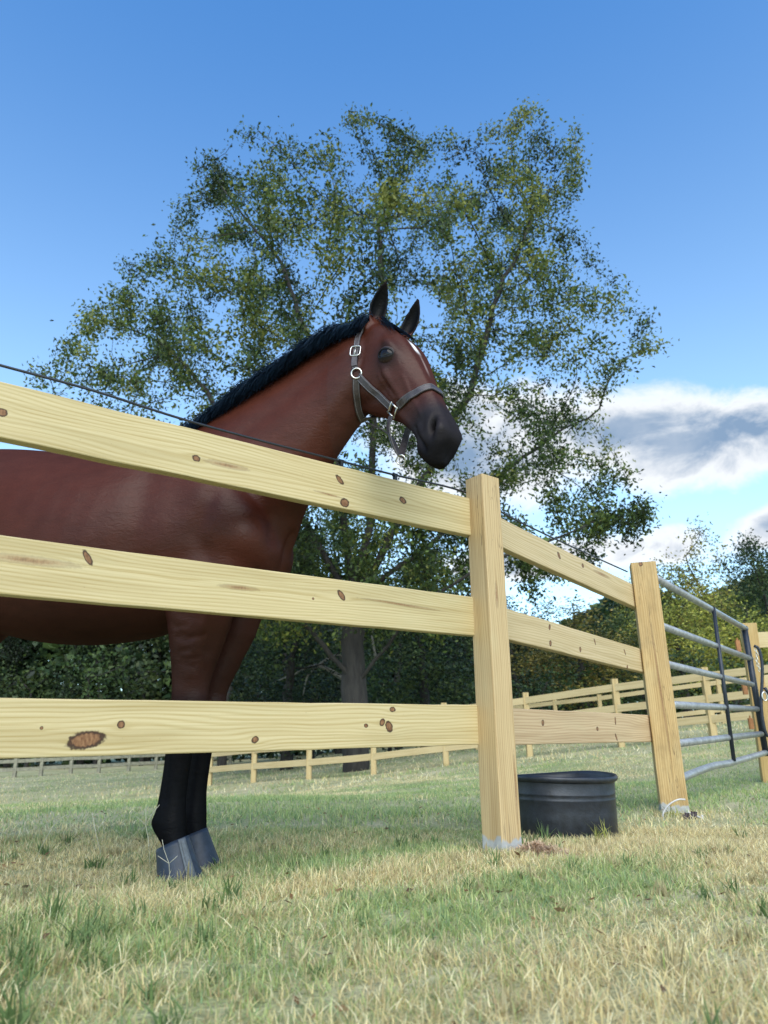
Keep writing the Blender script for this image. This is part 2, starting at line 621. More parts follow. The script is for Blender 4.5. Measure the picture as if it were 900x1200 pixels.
# ------------------------------------------------------------------ timber
def wood_mat(name, knots=(), seed=0, tone=(1, 1, 1), base=0, foot=False, dirt=0.0, crack=False):
    """pine: UV in metres (u along the grain). knots: (u, v, ru, rv, kind, angle)"""
    rng = random.Random(seed)
    m, t, b = new_mat(name)
    uv = t.node('ShaderNodeUVMap', uv_map='UVMap').outputs[0]
    sep = t.node('ShaderNodeSeparateXYZ')
    t.l.new(uv, sep.inputs[0])
    u, v = sep.outputs[0], sep.outputs[1]
    off = (rng.uniform(0, 50), rng.uniform(0, 50), rng.uniform(0, 9))
    lowf = t.noise(t.mapping(uv, (1.1, 5.5, 1), off), 1.0, 2, .5)
    warp = t.math('MULTIPLY', t.math('SUBTRACT', lowf, .5), .085)
    grain_v = t.math('ADD', v, warp)
    kmask, kdark = None, None
    for (ku, kv, ru, rv, kind, ang) in knots:
        du, dv = t.math('SUBTRACT', u, ku), t.math('SUBTRACT', v, kv)
        ca, sa = math.cos(ang), math.sin(ang)
        a = t.math('ADD', t.math('MULTIPLY', du, ca), t.math('MULTIPLY', dv, sa))
        c = t.math('SUBTRACT', t.math('MULTIPLY', dv, ca), t.math('MULTIPLY', du, sa))
        # the grain parts round the knot
        q = t.math('ADD', t.math('POWER', t.math('DIVIDE', du, ru * 3.4), 2.0), t.math('POWER', t.math('DIVIDE', dv, rv * 1.9), 2.0))
        push = t.math('DIVIDE', t.math('MULTIPLY', dv, -.8), t.math('ADD', 1.0, t.math('MULTIPLY', q, 2.2)))
        grain_v = t.math('ADD', grain_v, push)
        wob = t.math('MULTIPLY', t.math('SUBTRACT', t.noise(uv, 90, 3), .5), .7)
        e = t.math('ADD', t.math('SQRT', t.math('ADD', t.math('POWER', t.math('DIVIDE', a, ru), 2.0), t.math('POWER', t.math('DIVIDE', c, rv), 2.0))), wob)
        msk = t.math('SUBTRACT', 1.0, t.smooth(e, .80 if kind != 's' else .05, 1.12 if kind != 's' else 1.25), clamp=True)
        drk = t.math('MULTIPLY', t.math('SUBTRACT', 1.0, t.smooth(t.math('ABSOLUTE', t.math('SUBTRACT', e, .95)), .05, .30), clamp=True), 1.0 if kind != 's' else .2)
        if kind == 's':
            msk = t.math('MULTIPLY', msk, .8)
        kmask = msk if kmask is None else t.math('MAXIMUM', kmask, msk)
        kdark = drk if kdark is None else t.math('MAXIMUM', kdark, drk)
    freq = rng.uniform(520, 640)
    streak = t.noise(t.mapping(uv, (2.2, 260, 1), off), 1.0, 4, .65)
    ph = t.math('ADD', t.math('MULTIPLY', grain_v, freq), t.math('MULTIPLY', streak, 2.4))
    ring = t.math('ADD', t.math('MULTIPLY', t.math('SINE', ph), .5), .5)
    ring = t.math('POWER', ring, 2.0)
    wide = t.noise(t.mapping(uv, (1.3, 22, 1), off), 1.0, 3, .5)
    g = t.math('ADD', t.math('MULTIPLY', ring, .46), t.math('MULTIPLY', t.smooth(streak, .38, .72), .42))
    pale = [(.585, .475, .26), (.57, .42, .20), (.57, .44, .245)][base]
    late = [(.36, .255, .085), (.33, .19, .06), (.34, .215, .09)][base]
    pale = tuple(p * q for p, q in zip(pale, tone))
    late = tuple(p * q for p, q in zip(late, tone))
    col = t.mix(t.math('MULTIPLY', g, .95), pale, late)
    col = t.mix(t.math('MULTIPLY', t.smooth(wide, .42, .78), .42), col, tuple(c * .80 for c in late))
    blot = t.noise(t.mapping(uv, (3, 9, 1), off), 1.0, 4, .6)
    col = t.mix(t.math('MULTIPLY', t.smooth(blot, .5, .8), .25), col, (.52, .47, .27))
    if dirt:
        dn = t.noise(t.mapping(uv, (5, 16, 1), off), 1.0, 6, .7)
        col = t.mix(t.math('MULTIPLY', t.smooth(dn, .45, .75), dirt), col, (.22, .145, .06))
    if crack:
        cr = t.noise(t.mapping(uv, (3.0, 40, 1), off), 1.0, 3, .5, .3)
        cl = t.math('SUBTRACT', 1.0, t.smooth(t.math('ABSOLUTE', t.math('SUBTRACT', cr, .5)), .0, .018), clamp=True)
        cm = t.smooth(t.noise(t.mapping(uv, (1.2, 6, 1), (off[1], off[0], 1)), 1.0, 2), .5, .62)
        col = t.mix(t.math('MULTIPLY', t.math('MULTIPLY', cl, cm), .75), col, (.08, .05, .025))
    if kmask is not None:
        kc = t.ramp(t.noise(t.mapping(uv, (160, 60, 1)), 1.0, 3), [(.3, (.13, .055, .022)), (.7, (.30, .155, .07))])
        col = t.mix(kmask, col, kc)
        col = t.mix(t.math('MULTIPLY', kdark, .9), col, (.030, .012, .007))
    # specks of grime
    sp = t.noise(uv, 140, 2, .5)
    col = t.mix(t.math('MULTIPLY', t.smooth(sp, .70, .76), .35), col, (.12, .08, .04))
    if foot:
        ed = t.math('ADD', u, t.math('MULTIPLY', t.math('SUBTRACT', t.noise(t.mapping(uv, (9, 26, 1), off), 1.0, 3), .5), .07))
        gm = t.math('SUBTRACT', 1.0, t.smooth(ed, foot, foot + .012), clamp=True)
        gray = t.ramp(t.noise(uv, 40, 4), [(.3, (.30, .30, .29)), (.7, (.44, .44, .42))])
        col = t.mix(gm, col, gray)
    t.l.new(col, b.inputs['Base Color'])
    b.inputs['Roughness'].default_value = .62
    b.inputs['Specular IOR Level'].default_value = .3
    bp = t.node('ShaderNodeBump')
    bp.inputs['Strength'].default_value = .15
    bp.inputs['Distance'].default_value = .0008
    t.l.new(t.math('SUBTRACT', 1.0, g), bp.inputs['Height'])
    t.l.new(bp.outputs[0], b.inputs['Normal'])
    return m


def plank(name, a, b, up, height, thick, mat, parent, nseg=14, rough=.0005, seed=0, round_=.004, uvoff=0.0):
    """board from a to b (centre line of its front face), front facing -depth; rounded long edges, UV in metres"""
    rng = np.random.RandomState(seed)
    a, b, up = np.array(a, float), np.array(b, float), np.array(up, float)
    L = np.linalg.norm(b - a)
    ax = (b - a) / L
    up = up - ax * (up @ ax)
    up /= np.linalg.norm(up)
    dep = np.cross(up, ax)                     # away from the front face
    hh, r = height / 2, round_
    ring = []
    corners = [((hh - r), r, 0), (-(hh - r), r, 1), (-(hh - r), thick - r, 2), ((hh - r), thick - r, 3)]
    # angles in (v, depth) plane: corner 0 spans from +v to -depth
    spans = [(0, -90), (-90, -180), (-180, -270), (-270, -360)]
    for (cy, cz, i), (s0, s1) in zip(corners, spans):
        for k in range(3):
            an = R(s0 + (s1 - s0) * k / 2)
            ring.append((cy + r * math.cos(an), cz + r * math.sin(an)))
    n = len(ring)
    per = [0]
    for i in range(n):
        q0, q1 = ring[i], ring[(i + 1) % n]
        per.append(per[-1] + math.hypot(q1[0] - q0[0], q1[1] - q0[1]))
    V, F, UV = [], [], []
    ts = np.linspace(0, 1, nseg + 1)
    bow = rng.normal(0, rough, (nseg + 1, 2))
    bow[0] = bow[-1] = 0
    for i, t in enumerate(ts):
        c = a + (b - a) * t + up * bow[i, 0] + dep * bow[i, 1] * .6
        for (y, z) in ring:
            V.append(c + up * y + dep * z)
    # v coordinate: true height on the front; wraps on over the edges
    start = -ring[2][0]
    for i in range(nseg):
        for k in range(n):
            k2 = (k + 1) % n
            F.append((i * n + k2, (i + 1) * n + k2, (i + 1) * n + k, i * n + k))
            v0 = hh - (per[k] - per[2])
            v1 = hh - (per[k + 1] - per[2])
            u0, u1 = ts[i] * L + uvoff, ts[i + 1] * L + uvoff
            UV += [(u0, v1), (u1, v1), (u1, v0), (u0, v0)]
    F.append(tuple(range(n)))
    UV += [(uvoff + .3 + z * 3, y) for y, z in ring]
    F.append(tuple(range((nseg + 1) * n - 1, nseg * n - 1, -1)))
    UV += [(uvoff + .7 + z * 3, y) for y, z in ring[::-1]]
    return mesh_obj(name, V, F, mat, parent, False, UV)


def post(name, base, top, w, d, ax, mat, parent, uvoff=0.0, seed=0):
    """square post standing along base->top; ax = horizontal direction of its width"""
    base, top = Vector(base), Vector(top)
    ax = Vector(ax).normalized()
    nrm = Vector((ax.y, -ax.x, 0))             # towards the front
    m_a = base + nrm * d / 2
    m_b = top + nrm * d / 2
    return plank(name, m_a, m_b, -ax, w, d, mat, parent, nseg=10, rough=.0006, seed=seed, round_=.0045, uvoff=uvoff)


P1 = Vector((.398, 2.755, 0))
U1 = Vector((math.sin(.918), math.cos(.918), 0))           # along the near run of rails
N1 = Vector((U1.y, -U1.x, 0))                               # its outer face
P2 = Vector((1.505, 4.06, 0))
U2 = (P2 - P1).normalized()
N2 = Vector((U2.y, -U2.x, 0))

near_fence = empty('wooden_fence', P1, 0, 'new pale pine rail fence with knots, its corner post and rails nearest the lens', 'fence')


def loc1(p):
    return Vector(p) - P1


def build_near_fence():
    # corner post (leaning a touch) and gate post
    up1 = Vector((.412, 2.79, 1.415)) - P1
    k1 = [(1.22, .010, .05, .008, 's', 0), (.52, -.03, .11, .006, 's', 0)]
    post('fence_post', loc1(P1 - up1 * (.30 / 1.395)), loc1(P1 + up1), .100, .100, U1, wood_mat('corner_post_pine', k1, 41, (.98, .99, 1.1), 1, foot=.345, dirt=.14, crack=True), near_fence, 0, 1)['label'] = 'slim pine corner post with a small grey foot'
    g = Vector((math.cos(R(-14)), math.sin(R(-14)), 0))
    top2 = at_plane(754, 657, P2, (.2, 1, 0))
    k2 = [(1.60, .02, .014, .010, 'k', 0), (.9, .0, .35, .006, 's', .02)]
    b2 = Vector((P2.x, P2.y, float(terrain(P2.x, P2.y))))
    up2 = Vector((top2.x - .005, P2.y + .01, top2.z - .018)) - b2
    post('fence_post', loc1(b2 - up2 * .2), loc1(b2 + up2), .138, .115, g, wood_mat('gate_post_pine', k2, 42, (.95, .91, .86), 1, foot=.30, dirt=.55, crack=True), near_fence, 0, 2)['label'] = 'thicker tan gate post with a long crack'
    # near run: (left top px, left bottom px, right top px, right bottom px, knots)
    q = P1 - N1 * .0475
    runs = [((447, 512), (582, 626), [(.50, -.0, .0, 0)], 0), ((629, 694), (697, 745), [], 1), ((818, 889), (826, 873), [], 2)]
    # knots measured in the photo: x, y in pixels and half sizes in metres
    kn = {0: [(3, 482, .012, .011, 'k', 0), (230, 536, .012, .010, 'k', 0), (266, 544, .075, .010, 's', 0), (398, 561, .020, .009, 'k', -.75), (404, 588, .018, .015, 'k', .1), (385, 578, .06, .004, 's', -.05), (472, 585, .016, .011, 'k', -.5)],
          1: [(103, 652, .022, .008, 'k', -1.0), (35, 655, .12, .012, 's', 0), (280, 687, .065, .008, 's', 0), (400, 696, .019, .010, 'k', -.85), (470, 707, .17, .005, 's', -.035), (367, 700, .004, .004, 'k', 0)],
          2: [(101, 865, .043, .020, 'k', .15), (142, 847, .010, .009, 'k', .5), (49, 851, .004, .004, 'k', 0), (299, 865, .011, .009, 'k', .4), (448, 845, .012, .009, 'k', .9), (456, 850, .017, .013, 'k', -1.1), (460, 830, .012, .008, 'k', 0), (429, 849, .008, .006, 'k', 0)]}
    for (l0, l1), (r0, r1), _, i in runs:
        lt, lb = at_plane(0, l0, q, N1), at_plane(0, l1, q, N1)
        rt_, rb = at_plane(545, r0, q, N1), at_plane(545, r1, q, N1)
        cl, cr = (lt + lb) / 2, (rt_ + rb) / 2
        hgt = ((lt - lb).length + (rt_ - rb).length) / 2
        ax = (cr - cl).normalized()
        a = cl - ax * .75                                   # the rails run on past the edge of the picture to the next post
        bb = cr + ax * ((P1 + U1 * .045 - cr).dot(U1))
        upv = ax.cross(N1) * -1
        if upv.z < 0:
            upv = -upv
        ks = []
        for (x, y, ru, rv, kind, an) in kn[i]:
            p = at_plane(x, y, q, N1)
            ks.append(((p - a).dot(ax), (p - a).dot(upv), ru, rv, kind, an))
        plank('rail', loc1(a), loc1(bb), upv, hgt, .038, wood_mat('pine_rail_%d' % i, ks, 7 + i, (1, 1, 1.0), 0), near_fence, 24, .0006, i)
    far = P1 - U1 * 2.49
    post('fence_post', loc1(far - Vector((0, 0, .3))), loc1(far + Vector((0, 0, 1.38))), .094, .094, U1, wood_mat('left_post_pine', [], 44, (1, 1, 1), 1), near_fence, 0, 3)
    # second run, corner post to gate post
    q2 = P1 - N2 * .05
    kn2 = {0: [(655, 650, .018, .010, 'k', -.9), (683, 662, .012, .010, 'k', 0), (705, 672, .09, .010, 's', 0)],
           1: [(644, 734, .012, .008, 'k', 1.2), (645, 753, .013, .010, 'k', 1.2), (680, 760, .012, .009, 'k', 1.2), (697, 751, .016, .006, 'k', -1.1), (732, 763, .016, .006, 'k', -1), (735, 781, .012, .008, 'k', 1)],
           2: [(636, 846, .012, .010, 'k', 1.2), (700, 853, .010, .009, 'k', 0), (721, 844, .018, .007, 'k', 1.5), (722, 863, .018, .007, 'k', -1.0)]}
    for i, ((l0, l1), (r0, r1)) in enumerate((((612, 646), (687, 711)), ((714, 752), (762, 786)), ((829, 874), (839, 868)))):
        xl, xr = (598, 745) if i == 0 else (602, 752)
        lt, lb = at_plane(xl, l0, q2, N2), at_plane(xl, l1, q2, N2)
        rt_, rb = at_plane(xr, r0, q2, N2), at_plane(xr, r1, q2, N2)
        cl, cr = (lt + lb) / 2, (rt_ + rb) / 2
        hgt = ((lt - lb).length + (rt_ - rb).length) / 2
        ax = (cr - cl).normalized()
        a = cl - ax * .17
        bb = cr + ax * ((P2 - cr).dot(U2) + .02)
        upv = ax.cross(N2)
        if upv.z < 0:
            upv = -upv
        ks = []
        for (x, y, ru, rv, kind, an) in kn2[i]:
            p = at_plane(x, y, q2, N2)
            ks.append(((p - a).dot(ax), (p - a).dot(upv), ru, rv, kind, an))
        plank('rail', loc1(a), loc1(bb), upv, hgt, .038, wood_mat('pine_side_rail_%d' % i, ks, 17 + i, (1.0, .96, 1.02), 2 if i == 2 else 0), near_fence, 14, .0005, 5 + i)


build_near_fence()
# ------------------------------------------------------------------ the horse
HORSE_LOC, HORSE_RZ = Vector((-0.6576, 2.5869, -0.01)), R(-11)
horse = empty('horse', HORSE_LOC, HORSE_RZ, 'bay horse in a leather halter standing behind the pale rails, head over the fence', 'horse')

# head frame in horse coordinates (s down the face, d towards the forehead side, l towards the right cheek)
H_TAU, H_PHI, H_ROLL, H_SC = R(55.6), R(39.5 - 11), R(5.0), 1.012
_F = np.array([math.cos(H_PHI), -math.sin(H_PHI), 0])
_S = np.array([-math.sin(H_PHI), -math.cos(H_PHI), 0])
_Z = np.array([0, 0, 1.0])
_A = math.cos(H_TAU) * _F - math.sin(H_TAU) * _Z
H_D = math.sin(H_TAU) * _F + math.cos(H_TAU) * _Z
H_A = _A * math.cos(H_ROLL) + _S * math.sin(H_ROLL)
H_L = _S * math.cos(H_ROLL) - _A * math.sin(H_ROLL)
H_O = np.array([0.716, -0.112, 1.878])


def hd(s, d, l):
    return H_O + H_SC * (s * H_A + d * H_D + l * H_L)


def hinv(P):
    Q = (np.asarray(P) - H_O) / H_SC
    return np.stack([Q @ H_A, Q @ H_D, Q @ H_L], -1)


EAR_ROOT = {1: hd(.018, -.012, .066), -1: hd(.03, .0, -.062)}
EAR_TIP = {1: np.array([.733, -.19, 2.038]), -1: np.array([.840, -.075, 2.022])}
EAR_FACE = {1: H_D * .9 + H_L * .35, -1: H_D * .55 + H_L * .75}          # where the cups open


def oval(c, up, lat, et, eb, hw, pt=1.0, pb=1.0, zc=0.0, n=28):
    """ring: et above and eb below c along up, half width hw along lat; pt/pb > 1 pinch the top/bottom"""
    r = []
    for k in range(n):
        a = 2 * PI * k / n
        ca, sa = math.cos(a), math.sin(a)
        p = pt if ca > 0 else pb
        r.append(Vector(c) + Vector(up) * (ca * (et if ca > 0 else eb)) + Vector(lat) * (hw * math.copysign(abs(sa) ** p, sa)))
    return r


def build_horse_mesh():
    mb = MB()
    # trunk: x, top, bottom, half width, pinch top, pinch bottom, widest height 0..1
    K = [(-1.36, 1.30, 1.12, .06, 1, 1, .5), (-1.32, 1.41, 1.02, .135, 1, 1, .5), (-1.24, 1.495, .95, .20, 1, 1, .5),
         (-1.10, 1.555, .90, .265, .95, 1, .52), (-.96, 1.572, .845, .285, 1., 1, .52), (-.82, 1.562, .80, .285, 1.02, .95, .5),
         (-.66, 1.535, .768, .295, 1.0, .92, .46), (-.50, 1.512, .752, .305, 1.0, .92, .43), (-.36, 1.512, .755, .30, 1.08, .95, .42),
         (-.24, 1.553, .765, .28, 1.3, 1.0, .42), (-.13, 1.585, .785, .255, 1.6, 1.05, .42), (-.02, 1.57, .82, .235, 1.5, 1.05, .42),
         (.08, 1.50, .85, .232, 1.15, 1.0, .42), (.17, 1.38, .89, .222, 1.0, .95, .42), (.235, 1.25, .93, .195, .95, .95, .42), (.275, 1.15, .975, .14, .95, .95, .42), (.292, 1.09, 1.03, .06, 1, 1, .45)]
    xs = np.linspace(-1.36, .292, 44)
    V = hermite(K, xs)
    rings = []
    for x, (zt, zb, hw, pt, pb, w) in zip(xs, V):
        zc = zb + (zt - zb) * w
        rings.append(oval((x, 0, zc), (0, 0, 1), (0, 1, 0), zt - zc, zc - zb, max(hw, .02), pt, pb))
    mb.loft(rings)
    # neck: t, top xyz, bottom xyz, half width
    N = [(0, -.15, 0, 1.555, .17, 0, .96, .185), (1, -.01, 0, 1.628, .295, 0, 1.06, .165), (2, .16, -.02, 1.715, .362, -.02, 1.205, .132),
         (3, .31, -.04, 1.785, .438, -.05, 1.315, .113), (4, .45, -.07, 1.845, .515, -.07, 1.415, .100), (5, .57, -.10, 1.872, .585, -.092, 1.50, .092),
         (6, .67, -.112, 1.872, .67, -.115, 1.60, .078)]
    ts = np.linspace(0, 6, 26)
    V = hermite(N, ts)
    rings = []
    for t, v in zip(ts, V):
        a, b, hw = v[:3], v[3:6], v[6]
        c = a * .58 + b * .42
        c = a + (b - a) * .56
        up = (a - b) / np.linalg.norm(a - b)
        yaw = -0.12 - 0.045 * t
        fwd = np.array([math.cos(yaw), math.sin(yaw), 0])
        lat = np.array([-fwd[1], fwd[0], 0])
        rings.append(oval(c, up, lat, np.linalg.norm(a - c), np.linalg.norm(b - c), hw, 1.28, .95))
    mb.loft(rings)
    # head
    FR = [0, .13, .3, .55, .85, 1]
    HK = [(-.05, -.03, -.11, .02, .04, .05, .045, .035, .015), (.0, .0, -.165, .042, .066, .074, .068, .055, .025), (.06, .017, -.225, .052, .08, .086, .079, .066, .03),
          (.13, .028, -.262, .056, .088, .093, .086, .07, .032), (.19, .031, -.266, .056, .093, .099, .088, .068, .03), (.25, .026, -.247, .05, .085, .095, .083, .06, .026),
          (.32, .014, -.21, .038, .062, .079, .069, .046, .022), (.39, -.001, -.178, .03, .047, .061, .056, .041, .02), (.46, -.014, -.160, .028, .043, .053, .049, .039, .022),
          (.53, -.025, -.157, .028, .045, .055, .051, .041, .024), (.58, -.034, -.172, .030, .049, .060, .054, .043, .027), (.615, -.043, -.177, .028, .046, .056, .051, .041, .027),
          (.640, -.058, -.170, .024, .039, .048, .046, .038, .024), (.653, -.076, -.156, .016, .027, .034, .033, .028, .018), (.662, -.10, -.14, .008, .014, .018, .018, .014, .008)]
    ss = np.linspace(-.05, .662, 42)
    V = hermite(HK, ss)
    rings = []
    for s, v in zip(ss, V):
        dT, dB, w = v[0], v[1], v[2:]
        ring = []
        m = 15
        for k in range(m):
            fr = (1 - math.cos(PI * k / (m - 1))) / 2
            ring.append((fr, 1))
        for k in range(m - 1, -1, -1):
            fr = (1 - math.cos(PI * k / (m - 1))) / 2
            ring.append((fr, -1))
        W = lambda fr: float(hermite(np.column_stack([FR, w]), fr)[0, 0])
        rings.append([Vector(hd(s + .03 * (fr - .3) * (s > .6), dT + (dB - dT) * fr, -sg * W(fr))) for fr, sg in ring])
    mb.loft(rings)

    # legs: z, x centre, y centre, half length front-back, half width
    def leg(keys, n=34):
        z = [k[0] for k in keys]
        K2 = [(-k[0],) + tuple(k[1:]) for k in keys]
        zz = np.linspace(-z[0], -z[-1], n)
        drop = lambda q: q - .026 * max(0, 1 - q / .5)              # the hooves stand in a slight hollow
        V = hermite(K2, zz)
        mb.loft([oval((v[0], v[1], drop(-q)), (1, 0, 0), (0, 1, 0), v[2], v[2], v[3], 1, 1, n=20) for q, v in zip(zz, V)])
    for sg in (-1, 1):
        dx = .0 if sg < 0 else -.025
        y = sg * .105
        leg([(1.16, .10, sg * .13, .05, .04), (1.06, .10, sg * .135, .14, .07), (.95, .06, sg * .135, .155, .085), (.86, .04, sg * .13, .135, .085), (.79, .037, sg * .125, .115, .078),
             (.70, .025 + dx * .3, y * 1.1, .092, .066), (.62, .012 + dx * .6, y, .072, .054), (.56, .006 + dx, y, .062, .049), (.52, .006 + dx, y, .060, .050), (.475, .0 + dx, y, .056, .048),
             (.43, -.012 + dx, y, .049, .041), (.34, -.020 + dx, y, .045, .036), (.25, -.029 + dx, y, .045, .036), (.20, -.032 + dx, y, .050, .040), (.165, -.033 + dx, y, .054, .044), (.13, -.024 + dx, y, .047, .040),
             (.10, -.008 + dx, y, .038, .036), (.07, .006 + dx, y, .044, .042), (.05, .012 + dx, y, .050, .046), (.0, .018 + dx, y, .056, .052)])
        # hind leg
        yh = sg * .13
        leg([(1.34, -1.10, sg * .14, .10, .06), (1.22, -1.10, sg * .16, .20, .10), (1.08, -1.08, sg * .165, .22, .115), (.95, -1.05, sg * .16, .20, .105), (.84, -1.08, sg * .15, .15, .085),
             (.74, -1.14, yh, .105, .065), (.66, -1.19, yh, .075, .052), (.59, -1.225, yh, .075, .045), (.53, -1.22, yh, .066, .045), (.47, -1.20, yh, .05, .04),
             (.36, -1.19, yh, .042, .034), (.25, -1.18, yh, .042, .034), (.18, -1.18, yh, .05, .041), (.13, -1.165, yh, .043, .037), (.09, -1.145, yh, .041, .038),
             (.05, -1.125, yh, .056, .052), (.0, -1.11, yh, .068, .063)])
    # ears: cupped blades
    for sg, yaw in ((1, .25), (-1, .1)):
        root = EAR_ROOT[sg]
        tip = EAR_TIP[sg]
        ax = tip - root
        L = np.linalg.norm(ax)
        ax /= L
        face = EAR_FACE[sg]
        face = face - ax * (face @ ax)
        face /= np.linalg.norm(face)
        side = np.cross(ax, face)
        rings = []
        for u in np.linspace(-.18, .965, 18):
            uu = max(u, 0)
            wdt = .038 * (math.sin(PI * min(1, (uu * .86 + .16))) ** .8) * (1 - .15 * uu) if u > 0 else .034
            wdt = max(wdt, .003)
            cup = wdt * 1.05 * (1 - .35 * uu)
            c = root + ax * (u * L) - face * (.010 * math.sin(PI * uu)) + face * (.012 * uu * uu)
            th = .0045 if u > .12 else .0045 + (.12 - u) * .09
            out, inn = [], []
            for k in range(9):
                a = -1 + k / 4
                off = side * (wdt * math.sin(a * 1.45)) - face * (cup * math.cos(a * 1.45))
                out.append(Vector(c + off * (1 + .0)))
                inn.append(Vector(c + off * max(.05, 1 - 2 * th / max(wdt, .006)) ))
            rings.append(out + inn[::-1])
        mb.loft(rings)
    tmp = mb.build('horse_tmp', None, None)
    md = tmp.modifiers.new('r', 'REMESH')
    md.mode = 'VOXEL'
    md.voxel_size = .0052
    md.adaptivity = 0
    dg = bpy.context.evaluated_depsgraph_get()
    me = bpy.data.meshes.new_from_object(tmp.evaluated_get(dg))
    bpy.data.objects.remove(tmp)
    n = len(me.vertices)
    co = np.empty(n * 3, np.float32)
    me.vertices.foreach_get('co', co)
    co = co.reshape(-1, 3).astype(float)
    ne = len(me.edges)
    ed = np.empty(ne * 2, np.int32)
    me.edges.foreach_get('vertices', ed)
    ed = ed.reshape(-1, 2)
    deg = np.bincount(ed.ravel(), minlength=n).astype(float)

    def lap(X):
        out = np.empty_like(X)
        for k in range(X.shape[1]):
            out[:, k] = np.bincount(ed[:, 0], X[ed[:, 1], k], n) + np.bincount(ed[:, 1], X[ed[:, 0], k], n)
        return out / np.maximum(deg, 1)[:, None]
    q = hinv(co)
    inhead = (q[:, 0] > -.02) & (q[:, 0] < .8) & (q[:, 1] > -.32) & (q[:, 1] < .06) & (np.abs(q[:, 2]) < .15)
    isear = (co[:, 2] > 1.90) & (co[:, 0] > .6) & ((q[:, 0] < .03) )
    # heavier smoothing on trunk and neck, light on head and legs, nearly none on ears
    w = np.where(isear, .25, np.where(inhead, .5, np.where(co[:, 2] < .75, .5, .8)))[:, None]
    many = (~isear) & (~inhead) & (co[:, 2] > .78)
    for it in range(46):
        L = lap(co)
        if it < 7:
            co = co + w * (L - co)
        else:
            co = np.where(many[:, None], co + .75 * (L - co), co)

    def normals():
        me.vertices.foreach_set('co', co.astype(np.float32).ravel())
        me.update()
        nn = np.empty(n * 3, np.float32)
        me.vertices.foreach_get('normal', nn)
        return nn.reshape(-1, 3).astype(float)

    # ---- sculpt
    def blob(P, c, sig, amt, N, frame=None):
        d = P - np.asarray(c)
        if frame is not None:
            d = np.stack([d @ f for f in frame], -1)
        g = np.exp(-.5 * ((d / np.asarray(sig)) ** 2).sum(-1))
        return N * (amt * g)[:, None]

    def seg(P, pts, sig, amt, N):
        best = np.full(len(P), 9.)
        pts = np.asarray(pts, float)
        for a, b in zip(pts[:-1], pts[1:]):
            ab = b - a
            t = np.clip(((P - a) @ ab) / (ab @ ab), 0, 1)
            dd = np.linalg.norm(P - a - t[:, None] * ab, axis=1)
            best = np.minimum(best, dd)
        g = np.exp(-.5 * (best / sig) ** 2)
        return N * (amt * g)[:, None]

    N = normals()
    for sg in (-1, 1):
        # shoulder blade, point of shoulder, triceps, pectorals
        co = co + seg(co, [(-.07, sg * .16, 1.47), (.06, sg * .22, 1.28), (.21, sg * .20, 1.10)], .06, .010, N)
        co = co + blob(co, (.23, sg * .17, 1.09), (.06, .06, .06), .014, N)
        co = co + blob(co, (-.04, sg * .24, 1.00), (.085, .08, .10), .020, N)
        co = co + seg(co, [(-.15, sg * .24, 1.32), (-.16, sg * .26, 1.05), (-.13, sg * .25, .85)], .04, -.008, N)
        co = co + seg(co, [(.10, sg * .22, 1.22), (.06, sg * .24, 1.08), (.12, sg * .2, .94)], .026, -.008, N)
        co = co + blob(co, (.275, sg * .09, 1.0), (.05, .05, .09), .008, N)
        co = co + seg(co, [(.19, sg * .17, .93), (.14, sg * .17, .82), (.09, sg * .15, .70)], .02, -.006, N)
        co = co + seg(co, [(.09, sg * .20, .88), (.07, sg * .185, .76), (.04, sg * .16, .62)], .024, .007, N)
        # flank, ribs, hip
        co = co + blob(co, (-.82, sg * .28, 1.25), (.09, .1, .14), -.020, N)
        co = co + blob(co, (-.93, sg * .24, 1.44), (.05, .06, .05), .014, N)
        for k in range(5):
            x0 = -.33 - .085 * k
            co = co + seg(co, [(x0 + .03, sg * .27, 1.32), (x0, sg * .31, 1.1), (x0 - .03, sg * .27, .9)], .02, .0012, N)
        # neck: jugular groove, brachiocephalic muscle, crest edge
        yo = -.09
        co = co + seg(co, [(.585, yo + sg * .09, 1.55), (.45, -.06 + sg * .10, 1.38), (.35, -.02 + sg * .12, 1.20), (.30, sg * .12, 1.08)], .02, -.009, N)
        co = co + seg(co, [(.62, yo + sg * .095, 1.64), (.47, -.07 + sg * .11, 1.48), (.34, -.03 + sg * .135, 1.30), (.22, sg * .18, 1.15)], .035, .008, N)
        co = co + seg(co, [(.52, yo + sg * .09, 1.73), (.36, -.05 + sg * .11, 1.62), (.18, -.02 + sg * .14, 1.50), (.02, sg * .18, 1.38)], .03, -.007, N)
        # knee cap, tendon groove, fetlock
        dx = 0 if sg < 0 else -.025
        co = co + blob(co, (.065 + dx, sg * .105, .525), (.02, .03, .04), .006, N)
        co = co + seg(co, [(-.035 + dx, sg * .137, .42), (-.04 + dx, sg * .135, .22)], .008, -.005, N)
        co = co + blob(co, (-.08 + dx, sg * .105, .15), (.014, .02, .018), .010, N)
    # skin folds above the forearm, veins
    rf = np.random.RandomState(4)
    for sg in (-1, 1):
        for k in range(11):
            z0 = .90 - .026 * k + rf.uniform(-.008, .008)
            x0 = rf.uniform(-.03, .03)
            yk = sg * (.215 - .004 * k)
            co = co + seg(co, [(x0 - .03, yk, z0 + .012), (x0 + .01, yk, z0), (x0 + .055, yk * .98, z0 + rf.uniform(.0, .014))], .0075, -.0035, N)
        co = co + seg(co, [(.13, sg * .20, .96), (.10, sg * .2, .86), (.075, sg * .185, .74)], .008, .004, N)
        co = co + seg(co, [(-.06, sg * .26, .98), (-.25, sg * .31, .96), (-.45, sg * .32, .93), (-.7, sg * .31, .95)], .011, .004, N)
        co = co + seg(co, [(.24, sg * .12, 1.0), (.235, sg * .13, .92), (.19, sg * .14, .85)], .012, -.006, N)
